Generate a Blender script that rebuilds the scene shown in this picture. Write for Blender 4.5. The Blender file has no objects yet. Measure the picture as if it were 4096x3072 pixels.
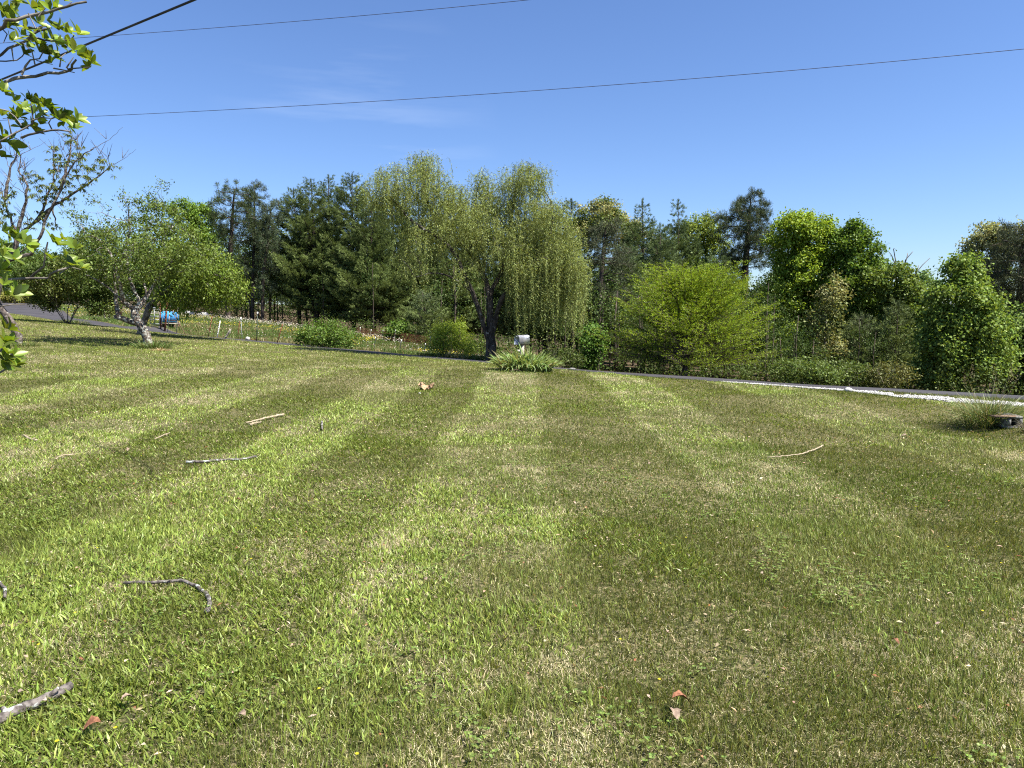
import bpy, math, random
import numpy as np
from mathutils import Vector, Matrix

# ------------------------------------------------------------------ camera, light, exposure
SC = bpy.context.scene
COL = SC.collection
CAMZ, FPX, PITCH = 1.6, 2840.0, math.atan((1536 - 1250) / 2840.0)
cam_d = bpy.data.cameras.new("camera"); cam = bpy.data.objects.new("camera", cam_d); COL.objects.link(cam)
cam_d.sensor_width = 36.0; cam_d.lens = 36.0 * FPX / 4096.0
cam_d.clip_start = 0.05; cam_d.clip_end = 4000
cam.location = (0, 0, CAMZ); cam.rotation_euler = (math.pi / 2 - PITCH, 0, 0)
SC.camera = cam

SUN_EL = math.radians(57); SUN_AZ = math.atan2(0.84, -0.42)      # azimuth measured from +Y towards +X
world = bpy.data.worlds.new("World"); SC.world = world; world.use_nodes = True
wn, wl = world.node_tree.nodes, world.node_tree.links; wn.clear()
w_out = wn.new("ShaderNodeOutputWorld"); w_bg = wn.new("ShaderNodeBackground"); sky = wn.new("ShaderNodeTexSky")
sky.sky_type = 'NISHITA'; sky.sun_disc = False; sky.sun_elevation = SUN_EL; sky.sun_rotation = SUN_AZ
sky.altitude = 300; sky.air_density = 1.05; sky.dust_density = 0.35; sky.ozone_density = 2.2
w_bg.inputs[1].default_value = 0.0655
# faint high cirrus, fixed in the sky by direction
w_tc = wn.new("ShaderNodeTexCoord"); w_mp = wn.new("ShaderNodeMapping"); w_mp.inputs['Scale'].default_value = (3.0, 3.0, 26.0)
w_mp.inputs['Rotation'].default_value = (0.0, math.radians(-10), 0)
w_nz = wn.new("ShaderNodeTexNoise"); w_nz.inputs['Scale'].default_value = 1.3; w_nz.inputs['Detail'].default_value = 6
w_rp = wn.new("ShaderNodeValToRGB"); w_rp.color_ramp.elements[0].position = 0.52; w_rp.color_ramp.elements[1].position = 0.86
w_rp.color_ramp.elements[1].color = (0.20, 0.20, 0.20, 1)
w_sx = wn.new("ShaderNodeVectorMath"); w_sx.operation = 'DISTANCE'; w_sx.inputs[1].default_value = (-0.20, 0.955, 0.215)
w_mr = wn.new("ShaderNodeMapRange"); w_mr.inputs['From Min'].default_value = 0.19; w_mr.inputs['From Max'].default_value = 0.03
w_mu = wn.new("ShaderNodeMath"); w_mu.operation = 'MULTIPLY'
w_mx = wn.new("ShaderNodeMixRGB"); w_mx.inputs[2].default_value = (7.5, 8.2, 9.0, 1)
w_tint = wn.new("ShaderNodeMixRGB"); w_tint.blend_type = 'MULTIPLY'; w_tint.inputs[0].default_value = 1.0
w_tint.inputs[2].default_value = (0.665, 0.79, 1.04, 1)
wl.new(w_tc.outputs['Generated'], w_mp.inputs[0]); wl.new(w_mp.outputs[0], w_nz.inputs['Vector']); wl.new(w_nz.outputs[0], w_rp.inputs[0])
wl.new(w_tc.outputs['Generated'], w_sx.inputs[0]); wl.new(w_sx.outputs['Value'], w_mr.inputs['Value'])
wl.new(w_rp.outputs[0], w_mu.inputs[0]); wl.new(w_mr.outputs[0], w_mu.inputs[1]); wl.new(w_mu.outputs[0], w_mx.inputs[0])
wl.new(sky.outputs[0], w_tint.inputs[1]); wl.new(w_tint.outputs[0], w_mx.inputs[1]); wl.new(w_mx.outputs[0], w_bg.inputs[0]); wl.new(w_bg.outputs[0], w_out.inputs[0])

sun_d = bpy.data.lights.new("sun", 'SUN'); sun_d.energy = 5.0; sun_d.angle = math.radians(0.5); sun_d.color = (1.0, 0.955, 0.88)
sun = bpy.data.objects.new("sun", sun_d); COL.objects.link(sun)
SUNV = Vector((math.sin(SUN_AZ) * math.cos(SUN_EL), math.cos(SUN_AZ) * math.cos(SUN_EL), math.sin(SUN_EL)))
sun.rotation_euler = SUNV.to_track_quat('Z', 'Y').to_euler(); sun.location = (20, -10, 40)
SC.view_settings.view_transform = 'Standard'; SC.view_settings.look = 'None'
SC.view_settings.exposure = 1.42; SC.view_settings.gamma = 1.0; SC.view_settings.use_curve_mapping = False
SC.cycles.max_bounces = 6; SC.cycles.diffuse_bounces = 3; SC.cycles.transmission_bounces = 4; SC.cycles.transparent_max_bounces = 4
SC.cycles.use_denoising = False; SC.cycles.filter_width = 1.15; SC.cycles.sample_clamp_indirect = 4.0
SC.cycles.glossy_bounces = 2; SC.cycles.caustics_reflective = False; SC.cycles.caustics_refractive = False

RNG = np.random.default_rng(7)
random.seed(7)

# ------------------------------------------------------------------ helpers
CP, SP = math.cos(PITCH), math.sin(PITCH)
def P(u, v, y):
    """world point seen at photo pixel (u, v) at distance y ahead"""
    a = (u - 2048) / FPX; b = (1536 - v) / FPX
    dy = CP + b * SP; dz = -SP + b * CP
    return np.array((a * y / dy, y, CAMZ + dz * y / dy))
def PX(y): return y / FPX

def norm(a):
    return a / (np.linalg.norm(a, axis=-1, keepdims=True) + 1e-9)

def tag(o, label=None, cat=None, group=None, kind=None):
    if label: o['label'] = label
    if cat: o['category'] = cat
    if group: o['group'] = group
    if kind: o['kind'] = kind
    return o
def thing(name, loc, label, cat, group=None):
    o = bpy.data.objects.new(name, None); COL.objects.link(o); o.location = [float(c) for c in loc]
    o.empty_display_size = 0.2
    return tag(o, label, cat, group)

def build(name, V, Q=None, T=None, mat=None, parent=None, col=None, smooth=False, offset=None):
    """one mesh object from numpy verts, quads and tris; col = per face RGB (quads first)"""
    V = np.asarray(V, np.float32).reshape(-1, 3)
    if offset is not None: V = V - np.asarray(offset, np.float32)
    Q = np.zeros((0, 4), np.int32) if Q is None or len(Q) == 0 else np.asarray(Q, np.int32)
    T = np.zeros((0, 3), np.int32) if T is None or len(T) == 0 else np.asarray(T, np.int32)
    me = bpy.data.meshes.new(name)
    me.vertices.add(len(V)); me.vertices.foreach_set('co', V.ravel())
    nl = Q.size + T.size; me.loops.add(nl)
    me.loops.foreach_set('vertex_index', np.concatenate([Q.ravel(), T.ravel()]).astype(np.int32))
    me.polygons.add(len(Q) + len(T))
    st = np.concatenate([np.arange(len(Q)) * 4, Q.size + np.arange(len(T)) * 3]).astype(np.int32)
    me.polygons.foreach_set('loop_start', st)
    try: me.polygons.foreach_set('loop_total', np.concatenate([np.full(len(Q), 4), np.full(len(T), 3)]).astype(np.int32))
    except Exception: pass
    me.update(calc_edges=True)
    if smooth: me.polygons.foreach_set('use_smooth', np.ones(len(me.polygons), bool))
    if col is not None:
        at = me.attributes.new('col', 'FLOAT_COLOR', 'FACE')
        c = np.ones((len(Q) + len(T), 4), np.float32); c[:, :3] = col
        at.data.foreach_set('color', c.ravel())
    if mat: me.materials.append(mat)
    o = bpy.data.objects.new(name, me); COL.objects.link(o)
    if parent: o.parent = parent
    return o

class Geo:
    def __init__(s): s.V, s.Q, s.T, s.CQ, s.CT, s.n = [], [], [], [], [], 0
    def add(s, V, Q=None, T=None, cq=None, ct=None):
        V = np.asarray(V, float).reshape(-1, 3)
        s.V.append(V)
        if Q is not None and len(Q):
            s.Q.append(np.asarray(Q) + s.n); s.CQ.append(np.broadcast_to(np.asarray(cq if cq is not None else (1, 1, 1), float), (len(Q), 3)))
        if T is not None and len(T):
            s.T.append(np.asarray(T) + s.n); s.CT.append(np.broadcast_to(np.asarray(ct if ct is not None else (1, 1, 1), float), (len(T), 3)))
        s.n += len(V)
    def box(s, c, size, R=None, col=None):
        h = np.array(size) / 2.0
        v = np.array([(x, y, z) for x in (-1, 1) for y in (-1, 1) for z in (-1, 1)], float) * h
        if R is not None: v = v @ np.array(R).T
        q = [(0, 1, 3, 2), (4, 6, 7, 5), (0, 4, 5, 1), (2, 3, 7, 6), (0, 2, 6, 4), (1, 5, 7, 3)]
        s.add(v + np.array(c), q, cq=col)
    def tube(s, pts, rad, k=6, cap=True, col=None, wob=0.0):
        pts = np.asarray(pts, float); n = len(pts)
        rad = np.broadcast_to(np.asarray(rad, float), (n,))
        t = norm(np.gradient(pts, axis=0)) if n > 2 else norm(np.repeat([pts[1] - pts[0]], 2, 0))
        ref = np.array((0.31, 0.95, 0.05)) if abs(t[0][2]) > 0.7 else np.array((0.1, 0.2, 0.97))
        a = norm(np.cross(t, ref)); b = np.cross(t, a)
        th = np.arange(k) / k * 2 * np.pi
        rr = rad[:, None] * (1 + (wob * RNG.standard_normal((n, k)) if wob else 0))
        ring = pts[:, None] + rr[..., None] * (np.cos(th)[None, :, None] * a[:, None] + np.sin(th)[None, :, None] * b[:, None])
        i = np.arange(n - 1)[:, None] * k; j = np.arange(k)[None]; j2 = (j + 1) % k
        q = np.stack([i + j, i + j2, i + k + j2, i + k + j], -1).reshape(-1, 4)
        V = ring.reshape(-1, 3); tt = []
        if cap:
            V = np.concatenate([V, pts[:1], pts[-1:]]); c0, c1 = n * k, n * k + 1
            tt = [(c0, (x + 1) % k, x) for x in range(k)] + [(c1, (n - 1) * k + x, (n - 1) * k + (x + 1) % k) for x in range(k)]
        s.add(V, q, tt, cq=col, ct=col)
    def leaves(s, p, d, up, L, W, col, fold=0.15, droop=0.0):
        """kite-shaped folded leaves: base p, direction d, facing up"""
        p = np.asarray(p, float); n = len(p); d = norm(d); side = norm(np.cross(d, up)); nn = np.cross(side, d)
        L = np.broadcast_to(L, (n,))[:, None]; W = np.broadcast_to(W, (n,))[:, None]
        m = p + d * L * 0.45; tip = p + d * L - nn * L * droop
        V = np.stack([p, m + side * W / 2 + nn * W * fold, tip, m - side * W / 2 + nn * W * fold], 1).reshape(-1, 3)
        q = np.arange(n)[:, None] * 4 + np.arange(4)[None]
        s.add(V, q, cq=col)
    def needles(s, p, d, L, W, col):
        p = np.asarray(p, float); n = len(p); d = norm(d)
        side = norm(np.cross(d, RNG.standard_normal((n, 3)))) * (np.broadcast_to(W, (n,))[:, None] / 2)
        V = np.stack([p - side, p + side, p + d * np.broadcast_to(L, (n,))[:, None]], 1).reshape(-1, 3)
        t = np.arange(n)[:, None] * 3 + np.arange(3)[None]
        s.add(V, None, t, ct=col)
    def make(s, name, mat, parent=None, smooth=False, off=None, colored=True):
        if off is None and parent is not None: off = tuple(parent.location)
        V = np.concatenate(s.V); Q = np.concatenate(s.Q) if s.Q else None; T = np.concatenate(s.T) if s.T else None
        c = np.concatenate(s.CQ + s.CT) if colored else None
        return build(name, V, Q, T, mat, parent, c, smooth, off)

def vnoise(x, y, scale, seed=0, octv=3):
    """smooth value noise 0..1"""
    r = np.random.default_rng(1000 + seed); out = 0; amp = 1; tot = 0
    for o in range(octv):
        g = r.random((256, 256)); X = x / scale + 37.3 * o + 91; Y = y / scale + 11.9 * o + 53
        xi = np.floor(X).astype(int); yi = np.floor(Y).astype(int); fx = X - xi; fy = Y - yi
        fx = fx * fx * (3 - 2 * fx); fy = fy * fy * (3 - 2 * fy)
        a = g[xi % 256, yi % 256]; b = g[(xi + 1) % 256, yi % 256]; c = g[xi % 256, (yi + 1) % 256]; d = g[(xi + 1) % 256, (yi + 1) % 256]
        out = out + amp * ((a * (1 - fx) + b * fx) * (1 - fy) + (c * (1 - fx) + d * fx) * fy); tot += amp; amp *= 0.5; scale = scale / 2
    return out / tot

# ------------------------------------------------------------------ materials
def newmat(name):
    m = bpy.data.materials.new(name); m.use_nodes = True; n = m.node_tree.nodes; n.clear()
    return m, n, m.node_tree.links
def leafmat(name, transl=0.35, gloss=0.06, rough=0.45, tcol=(1.25, 1.15, 0.6)):
    m, n, l = newmat(name)
    o = n.new("ShaderNodeOutputMaterial"); at = n.new("ShaderNodeAttribute"); at.attribute_name = 'col'
    df = n.new("ShaderNodeBsdfDiffuse"); tr = n.new("ShaderNodeBsdfTranslucent"); gl = n.new("ShaderNodeBsdfGlossy")
    gl.inputs['Roughness'].default_value = rough; gl.inputs[0].default_value = (0.55, 0.6, 0.4, 1)
    mu = n.new("ShaderNodeMixRGB"); mu.blend_type = 'MULTIPLY'; mu.inputs[0].default_value = 1; mu.inputs[2].default_value = (*tcol, 1)
    m1 = n.new("ShaderNodeMixShader"); m1.inputs[0].default_value = transl
    m2 = n.new("ShaderNodeMixShader"); m2.inputs[0].default_value = gloss
    l.new(at.outputs['Color'], df.inputs[0]); l.new(at.outputs['Color'], mu.inputs[1]); l.new(mu.outputs[0], tr.inputs[0])
    l.new(df.outputs[0], m1.inputs[1]); l.new(tr.outputs[0], m1.inputs[2]); l.new(m1.outputs[0], m2.inputs[1]); l.new(gl.outputs[0], m2.inputs[2])
    l.new(m2.outputs[0], o.inputs[0]); return m
def noisemat(name, c1, c2, scale=8.0, rough=0.85, bump=0.0, lo=0.4, hi=0.6, stretch=(1, 1, 1), c3=None, s3=3.0, p3=(0.58, 0.64), metal=0.0, detail=6, spec=0.3):
    m, n, l = newmat(name)
    o = n.new("ShaderNodeOutputMaterial"); b = n.new("ShaderNodeBsdfPrincipled"); tc = n.new("ShaderNodeTexCoord"); mp = n.new("ShaderNodeMapping")
    mp.inputs['Scale'].default_value = stretch
    nz = n.new("ShaderNodeTexNoise"); nz.inputs['Scale'].default_value = scale; nz.inputs['Detail'].default_value = detail
    rp = n.new("ShaderNodeValToRGB"); rp.color_ramp.elements[0].position = lo; rp.color_ramp.elements[1].position = hi
    rp.color_ramp.elements[0].color = (*c1, 1); rp.color_ramp.elements[1].color = (*c2, 1)
    l.new(tc.outputs['Object'], mp.inputs[0]); l.new(mp.outputs[0], nz.inputs['Vector']); l.new(nz.outputs[0], rp.inputs[0])
    src = rp.outputs[0]
    if c3:
        n3 = n.new("ShaderNodeTexNoise"); n3.inputs['Scale'].default_value = s3; n3.inputs['Detail'].default_value = 5
        r3 = n.new("ShaderNodeValToRGB"); r3.color_ramp.elements[0].position = p3[0]; r3.color_ramp.elements[1].position = p3[1]
        mx = n.new("ShaderNodeMixRGB"); mx.inputs[2].default_value = (*c3, 1)
        l.new(tc.outputs['Object'], n3.inputs['Vector']); l.new(n3.outputs[0], r3.inputs[0]); l.new(r3.outputs[0], mx.inputs[0]); l.new(src, mx.inputs[1]); src = mx.outputs[0]
    l.new(src, b.inputs['Base Color']); b.inputs['Roughness'].default_value = rough; b.inputs['Metallic'].default_value = metal
    b.inputs['Specular IOR Level'].default_value = spec
    if bump:
        bp = n.new("ShaderNodeBump"); bp.inputs['Strength'].default_value = bump; bp.inputs['Distance'].default_value = 0.02
        l.new(nz.outputs[0], bp.inputs['Height']); l.new(bp.outputs[0], b.inputs['Normal'])
    l.new(b.outputs[0], o.inputs[0]); return m

M = {}
M['leaf'] = leafmat('leaf', 0.38, 0.035, 0.5)
M['glossleaf'] = leafmat('gloss_leaf', 0.45, 0.06, 0.4, (1.35, 1.2, 0.45))
M['needle'] = leafmat('needle', 0.18, 0.025, 0.55, (1.2, 1.1, 0.6))
M['grass'] = leafmat('grass_blade', 0.32, 0.05, 0.45)
M['flower'] = leafmat('petal', 0.3, 0.0, 0.6, (1, 1, 1))
M['bark'] = noisemat('bark', (0.035, 0.026, 0.020), (0.11, 0.085, 0.065), 14, 0.95, 0.8, stretch=(1, 1, 0.25))
M['pinebark'] = noisemat('pine_bark', (0.028, 0.022, 0.018), (0.085, 0.062, 0.05), 12, 0.95, 0.8, stretch=(1, 1, 0.3))
M['greybark'] = noisemat('grey_bark', (0.07, 0.06, 0.05), (0.19, 0.17, 0.145), 12, 0.95, 0.6, stretch=(1, 1, 0.35))
M['lichenbark'] = noisemat('lichen_bark', (0.045, 0.032, 0.025), (0.15, 0.12, 0.095), 16, 0.95, 0.9, c3=(0.34, 0.34, 0.29), s3=13.0, p3=(0.50, 0.58))
M['peachbark'] = noisemat('peach_bark', (0.04, 0.032, 0.028), (0.13, 0.105, 0.09), 16, 0.95, 0.8, c3=(0.24, 0.23, 0.2), s3=10.0, p3=(0.57, 0.66))
M['willowbark'] = noisemat('willow_bark', (0.02, 0.017, 0.014), (0.075, 0.062, 0.05), 12, 0.95, 0.9, stretch=(1, 1, 0.3), c3=(0.25, 0.25, 0.22), s3=9.0, p3=(0.62, 0.68))
M['twig'] = noisemat('twig_bark', (0.10, 0.085, 0.07), (0.24, 0.20, 0.17), 30, 0.9, 0.2)
M['stick'] = noisemat('fallen_stick', (0.06, 0.05, 0.045), (0.16, 0.14, 0.125), 45, 0.95, 0.6, c3=(0.36, 0.38, 0.35), s3=22.0, p3=(0.56, 0.62))
M['palestick'] = noisemat('bleached_stick', (0.24, 0.19, 0.12), (0.36, 0.30, 0.21), 40, 0.95, 0.4)
M['asphalt'] = noisemat('asphalt', (0.030, 0.028, 0.031), (0.050, 0.046, 0.050), 60, 0.85, 0.35, c3=(0.06, 0.055, 0.058), s3=0.6, p3=(0.45, 0.7))
M['stone'] = noisemat('white_gravel', (0.28, 0.27, 0.25), (0.50, 0.49, 0.465), 25, 0.9, 0.2)
M['grit'] = noisemat('gravel_dust', (0.17, 0.15, 0.12), (0.48, 0.46, 0.42), 30, 0.95, 0.3)
M['rock'] = noisemat('pale_rock', (0.25, 0.24, 0.22), (0.46, 0.45, 0.42), 5, 0.95, 0.5)
M['concrete'] = noisemat('old_concrete', (0.10, 0.097, 0.088), (0.21, 0.205, 0.185), 20, 0.95, 0.5, c3=(0.09, 0.10, 0.06), s3=7, p3=(0.55, 0.7))
M['rust'] = noisemat('rusty_steel', (0.10, 0.035, 0.02), (0.23, 0.085, 0.045), 18, 0.85, 0.3)
M['galv'] = noisemat('galvanised_tube', (0.25, 0.27, 0.28), (0.42, 0.44, 0.45), 12, 0.55, 0.1, metal=0.3)
M['greenpost'] = noisemat('green_painted_post', (0.02, 0.035, 0.03), (0.045, 0.06, 0.05), 14, 0.7, 0.1)
M['palepost'] = noisemat('weathered_wood', (0.22, 0.19, 0.15), (0.42, 0.38, 0.31), 18, 0.95, 0.4, stretch=(1, 1, 0.2))
M['brownpost'] = noisemat('brown_wood', (0.10, 0.065, 0.04), (0.22, 0.15, 0.10), 18, 0.95, 0.4, stretch=(1, 1, 0.2))
M['white'] = noisemat('white_plastic', (0.62, 0.62, 0.60), (0.80, 0.80, 0.78), 10, 0.5)
M['blue'] = noisemat('blue_plastic', (0.03, 0.22, 0.52), (0.05, 0.30, 0.62), 6, 0.45, 0.1)
M['darkband'] = noisemat('dark_band', (0.02, 0.02, 0.025), (0.05, 0.04, 0.045), 10, 0.7)
M['mailmetal'] = noisemat('galvanised_mailbox', (0.34, 0.34, 0.37), (0.60, 0.59, 0.62), 7, 0.38, 0.1, metal=0.65, lo=0.3, hi=0.7, c3=(0.33, 0.32, 0.33), s3=9, p3=(0.55, 0.7))
M['maildoor'] = noisemat('mailbox_door', (0.13, 0.15, 0.19), (0.24, 0.26, 0.31), 6, 0.5, 0.05, metal=0.5)
M['wire'] = noisemat('overhead_wire', (0.012, 0.012, 0.015), (0.03, 0.03, 0.035), 3, 0.6)
M['palewire'] = noisemat('aluminium_wire', (0.04, 0.045, 0.08), (0.07, 0.075, 0.12), 3, 0.6)
M['paper'] = noisemat('brown_paper', (0.27, 0.165, 0.09), (0.46, 0.31, 0.19), 20, 0.85, 0.3)
M['deadleaf'] = noisemat('dead_leaf', (0.11, 0.045, 0.022), (0.24, 0.105, 0.055), 60, 0.8, 0.3)
M['paledead'] = noisemat('pale_dead_leaf', (0.17, 0.12, 0.085), (0.27, 0.20, 0.145), 60, 0.8, 0.3)

# ------------------------------------------------------------------ terrain
# pairs along the lane: near edge (u, v, y) and far edge (u, v, y), both read off the photo
NEAR = [(5600, 1690, 9.0), (4700, 1630, 11.6), (4096, 1592, 13.6), (3657, 1567, 15.0), (3196, 1540, 16.6), (2942, 1524, 17.7), (2725, 1510, 18.9), (2400, 1485, 20.5), (2215, 1470, 21.5),
        (1935, 1445, 23.5), (1685, 1425, 25.3), (1333, 1392, 28.4), (994, 1361, 31.2), (700, 1334, 33.6), (542, 1317, 35.0), (420, 1302, 36.3), (306, 1291, 37.6), (212, 1278, 38.8), (118, 1261, 41.0), (31, 1250, 42.8), (-150, 1236, 46.0), (-500, 1222, 52.0)]
FAR = [(5600, 1650, 12.6), (4700, 1607, 15.4), (4096, 1577, 17.4), (3657, 1553, 18.9), (3196, 1531, 20.5), (2942, 1513, 21.7), (2725, 1499, 22.8), (2400, 1480, 24.4), (2215, 1464, 25.5),
       (1935, 1438, 27.4), (1685, 1419, 29.2), (1333, 1388, 32.0), (994, 1357, 34.8), (700, 1329, 37.3), (542, 1309, 39.6), (420, 1288, 41.5), (337, 1276, 43.6), (285, 1270, 45.0), (240, 1240, 53.0), (192, 1216, 60.0), (16, 1201, 66.0), (-500, 1190, 74.0)]
near_w = np.array([P(*t) for t in NEAR]); far_w = np.array([P(*t) for t in FAR])
def az(p): return p[:, 0] / p[:, 1]
na, fa = az(near_w)[::-1], az(far_w)[::-1]
def y_near(a): return np.interp(a, na, near_w[::-1, 1])
def y_far(a): return np.interp(a, fa, far_w[::-1, 1])

CTRL = []
def c(u, v, y): CTRL.append(P(u, v, y))
for p in near_w: CTRL.append(p - (0, 0, 0.05))
for p in far_w: CTRL.append(p - (0, 0, 0.05))
for x, y, z in [(0, -6, 0), (0, 0, 0), (-4, 0, 0.02), (4, 0, -0.02), (0, 5, -0.01), (-4, 6, 0.05), (4, 6, -0.05), (0, 10, -0.02), (-7, 10, 0.14), (7, 10, -0.12), (0.5, 15, -0.02), (-14, 10, 0.3), (-25, 5, .4), (-25, 20, 0.9), (14, 4, -0.3), (20, -10, -.4), (-20, -10, .2), (0.3, 19.5, 0.0)]:
    CTRL.append(np.array((x, y, z), float))
c(598, 1390, 24); c(75, 1376, 22); c(270, 1293, 33.5); c(1300, 1440, 22); c(3200, 1600, 13.2); c(4060, 1722, 9.9)
for t in [(713, 1260, 50), (912, 1278, 50), (1183, 1312, 47), (1423, 1348, 44), (1604, 1373, 41), (1750, 1400, 38), (1900, 1425, 38), (900, 1318, 40), (660, 1302, 38.5), (560, 1262, 50), (420, 1240, 52), (120, 1195, 78),
          (2215, 1472, 33), (2400, 1486, 32), (2700, 1508, 31), (3000, 1540, 30), (3400, 1560, 28), (3850, 1585, 27), (4200, 1600, 27), (1400, 1345, 58), (2400, 1462, 50), (3400, 1530, 50), (2000, 1420, 50), (700, 1250, 65)]: c(*t)
for x, y, z in [(0, 90, -1.5), (-70, 90, 4), (70, 90, -6), (-70, 30, 3), (70, 30, -4), (-60, -40, 1), (60, -40, -1.5), (0, -40, 0)]: CTRL.append(np.array((x, y, z), float))
CTRL = np.array(CTRL)
def _tps(r2): return 0.5 * r2 * np.log(r2 + 1e-9)
_n = len(CTRL); _d2 = ((CTRL[:, None, :2] - CTRL[None, :, :2]) ** 2).sum(-1)
_K = np.zeros((_n + 3, _n + 3)); _K[:_n, :_n] = _tps(_d2) + np.eye(_n) * 0.02; _K[:_n, _n] = 1; _K[:_n, _n + 1:] = CTRL[:, :2]; _K[_n:, :_n] = _K[:_n, _n:].T
_W = np.linalg.solve(_K, np.concatenate([CTRL[:, 2], np.zeros(3)]))
def Hraw(x, y):
    x = np.asarray(x, float); y = np.asarray(y, float); sh = x.shape; x = x.ravel(); y = y.ravel(); out = np.empty(len(x))
    for i in range(0, len(x), 20000):
        xx, yy = x[i:i + 20000], y[i:i + 20000]
        d2 = (xx[:, None] - CTRL[None, :, 0]) ** 2 + (yy[:, None] - CTRL[None, :, 1]) ** 2
        out[i:i + 20000] = _tps(d2) @ _W[:_n] + _W[_n] + _W[_n + 1] * xx + _W[_n + 2] * yy
    return out.reshape(sh)
def H1(x, y):
    xc, yc = np.clip(x, -70, 70), np.clip(y, -40, 90)
    return Hraw(xc, yc)
# sample once on a fine grid, then interpolate: terrain mesh and everything on it agree
gx = np.concatenate([[-1500, -500, -200], np.arange(-72, 72.01, 0.4), [200, 500, 1500]]); gy = np.concatenate([[-400, -100, -40], np.arange(-12, 92.01, 0.4), [200, 500, 1600]])
GX, GY = np.meshgrid(gx, gy, indexing='ij'); GZ = H1(GX, GY)
GZ += (vnoise(GX, GY, 1.7, 5) - 0.5) * 0.03 * np.clip((20 - GY) / 6, 0.2, 1)
def H(x, y):
    x = np.asarray(x, float); y = np.asarray(y, float)
    i = np.clip(np.searchsorted(gx, x) - 1, 0, len(gx) - 2); j = np.clip(np.searchsorted(gy, y) - 1, 0, len(gy) - 2)
    fx = (x - gx[i]) / (gx[i + 1] - gx[i]); fy = (y - gy[j]) / (gy[j + 1] - gy[j])
    return GZ[i, j] * (1 - fx) * (1 - fy) + GZ[i + 1, j] * fx * (1 - fy) + GZ[i, j + 1] * (1 - fx) * fy + GZ[i + 1, j + 1] * fx * fy
def ground_px(u, v):
    """where the ray through a photo pixel meets the ground"""
    ys = np.linspace(1.5, 60, 1500); pts = np.array([P(u, v, y) for y in (1.0,)])[0]; d = (pts - (0, 0, CAMZ))
    X = d[0] * ys; Z = CAMZ + d[2] * ys; hit = np.nonzero(Z < H(X, ys))[0]
    k = hit[0] if len(hit) else len(ys) - 1
    return np.array((X[k], ys[k], float(H(X[k], ys[k]))))
def on(x, y, dz=0.0): return np.array((x, y, float(H(x, y)) + dz))

def ground_mat():
    m, n, l = newmat('ground')
    o = n.new("ShaderNodeOutputMaterial"); b = n.new("ShaderNodeBsdfPrincipled"); at = n.new("ShaderNodeAttribute"); at.attribute_name = 'zone'
    g = n.new("ShaderNodeNewGeometry")
    n1 = n.new("ShaderNodeTexNoise"); n1.inputs['Scale'].default_value = 28; n1.inputs['Detail'].default_value = 6; n1.inputs['Roughness'].default_value = 0.7
    n2 = n.new("ShaderNodeTexNoise"); n2.inputs['Scale'].default_value = 0.5; n2.inputs['Detail'].default_value = 5
    l.new(g.outputs['Position'], n1.inputs['Vector']); l.new(g.outputs['Position'], n2.inputs['Vector'])
    ra = n.new("ShaderNodeValToRGB"); e = ra.color_ramp.elements; e[0].position = 0.36; e[0].color = (0.018, 0.017, 0.008, 1); e[1].position = 0.64; e[1].color = (0.26, 0.21, 0.12, 1)
    x = ra.color_ramp.elements.new(0.5); x.color = (0.085, 0.090, 0.032, 1)
    rf = n.new("ShaderNodeValToRGB"); e = rf.color_ramp.elements; e[0].position = 0.35; e[0].color = (0.035, 0.028, 0.016, 1); e[1].position = 0.7; e[1].color = (0.15, 0.105, 0.065, 1)
    l.new(n1.outputs[0], ra.inputs[0]); l.new(n1.outputs[0], rf.inputs[0])
    mx = n.new("ShaderNodeMixRGB"); l.new(at.outputs['Fac'], mx.inputs[0]); l.new(ra.outputs[0], mx.inputs[1]); l.new(rf.outputs[0], mx.inputs[2])
    bp = n.new("ShaderNodeBump"); bp.inputs['Strength'].default_value = 0.9; bp.inputs['Distance'].default_value = 0.04
    l.new(n1.outputs[0], bp.inputs['Height']); l.new(bp.outputs[0], b.inputs['Normal'])
    l.new(mx.outputs[0], b.inputs['Base Color']); b.inputs['Roughness'].default_value = 1.0; b.inputs['Specular IOR Level'].default_value = 0.1
    l.new(b.outputs[0], o.inputs[0]); return m
nx, ny = len(gx), len(gy)
idx = np.arange(nx * ny).reshape(nx, ny)
quads = np.stack([idx[:-1, :-1], idx[1:, :-1], idx[1:, 1:], idx[:-1, 1:]], -1).reshape(-1, 4)
ground = build('ground', np.stack([GX, GY, GZ], -1).reshape(-1, 3), quads, None, ground_mat(), smooth=True)
tag(ground, kind='structure')
def woods_edge(a):   # distance at which the wood begins, by azimuth
    pts = [(-200, 80), (0, 78), (400, 54), (713, 50.5), (1183, 47), (1423, 44), (1604, 41), (1900, 30), (2000, 28.5), (2215, 27), (2700, 25.5), (3196, 23), (3657, 21.5), (4096, 20), (5600, 15)]
    return np.interp(a, [(p[0] - 2048) / FPX for p in pts], [p[1] for p in pts])
_A = GX / np.maximum(GY, 0.5); _zone = np.clip((GY - woods_edge(_A)) / 1.5, 0, 1) * (GY > 5)
_at = ground.data.attributes.new('zone', 'FLOAT', 'POINT'); _at.data.foreach_set('value', _zone.ravel().astype(np.float32))

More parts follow.
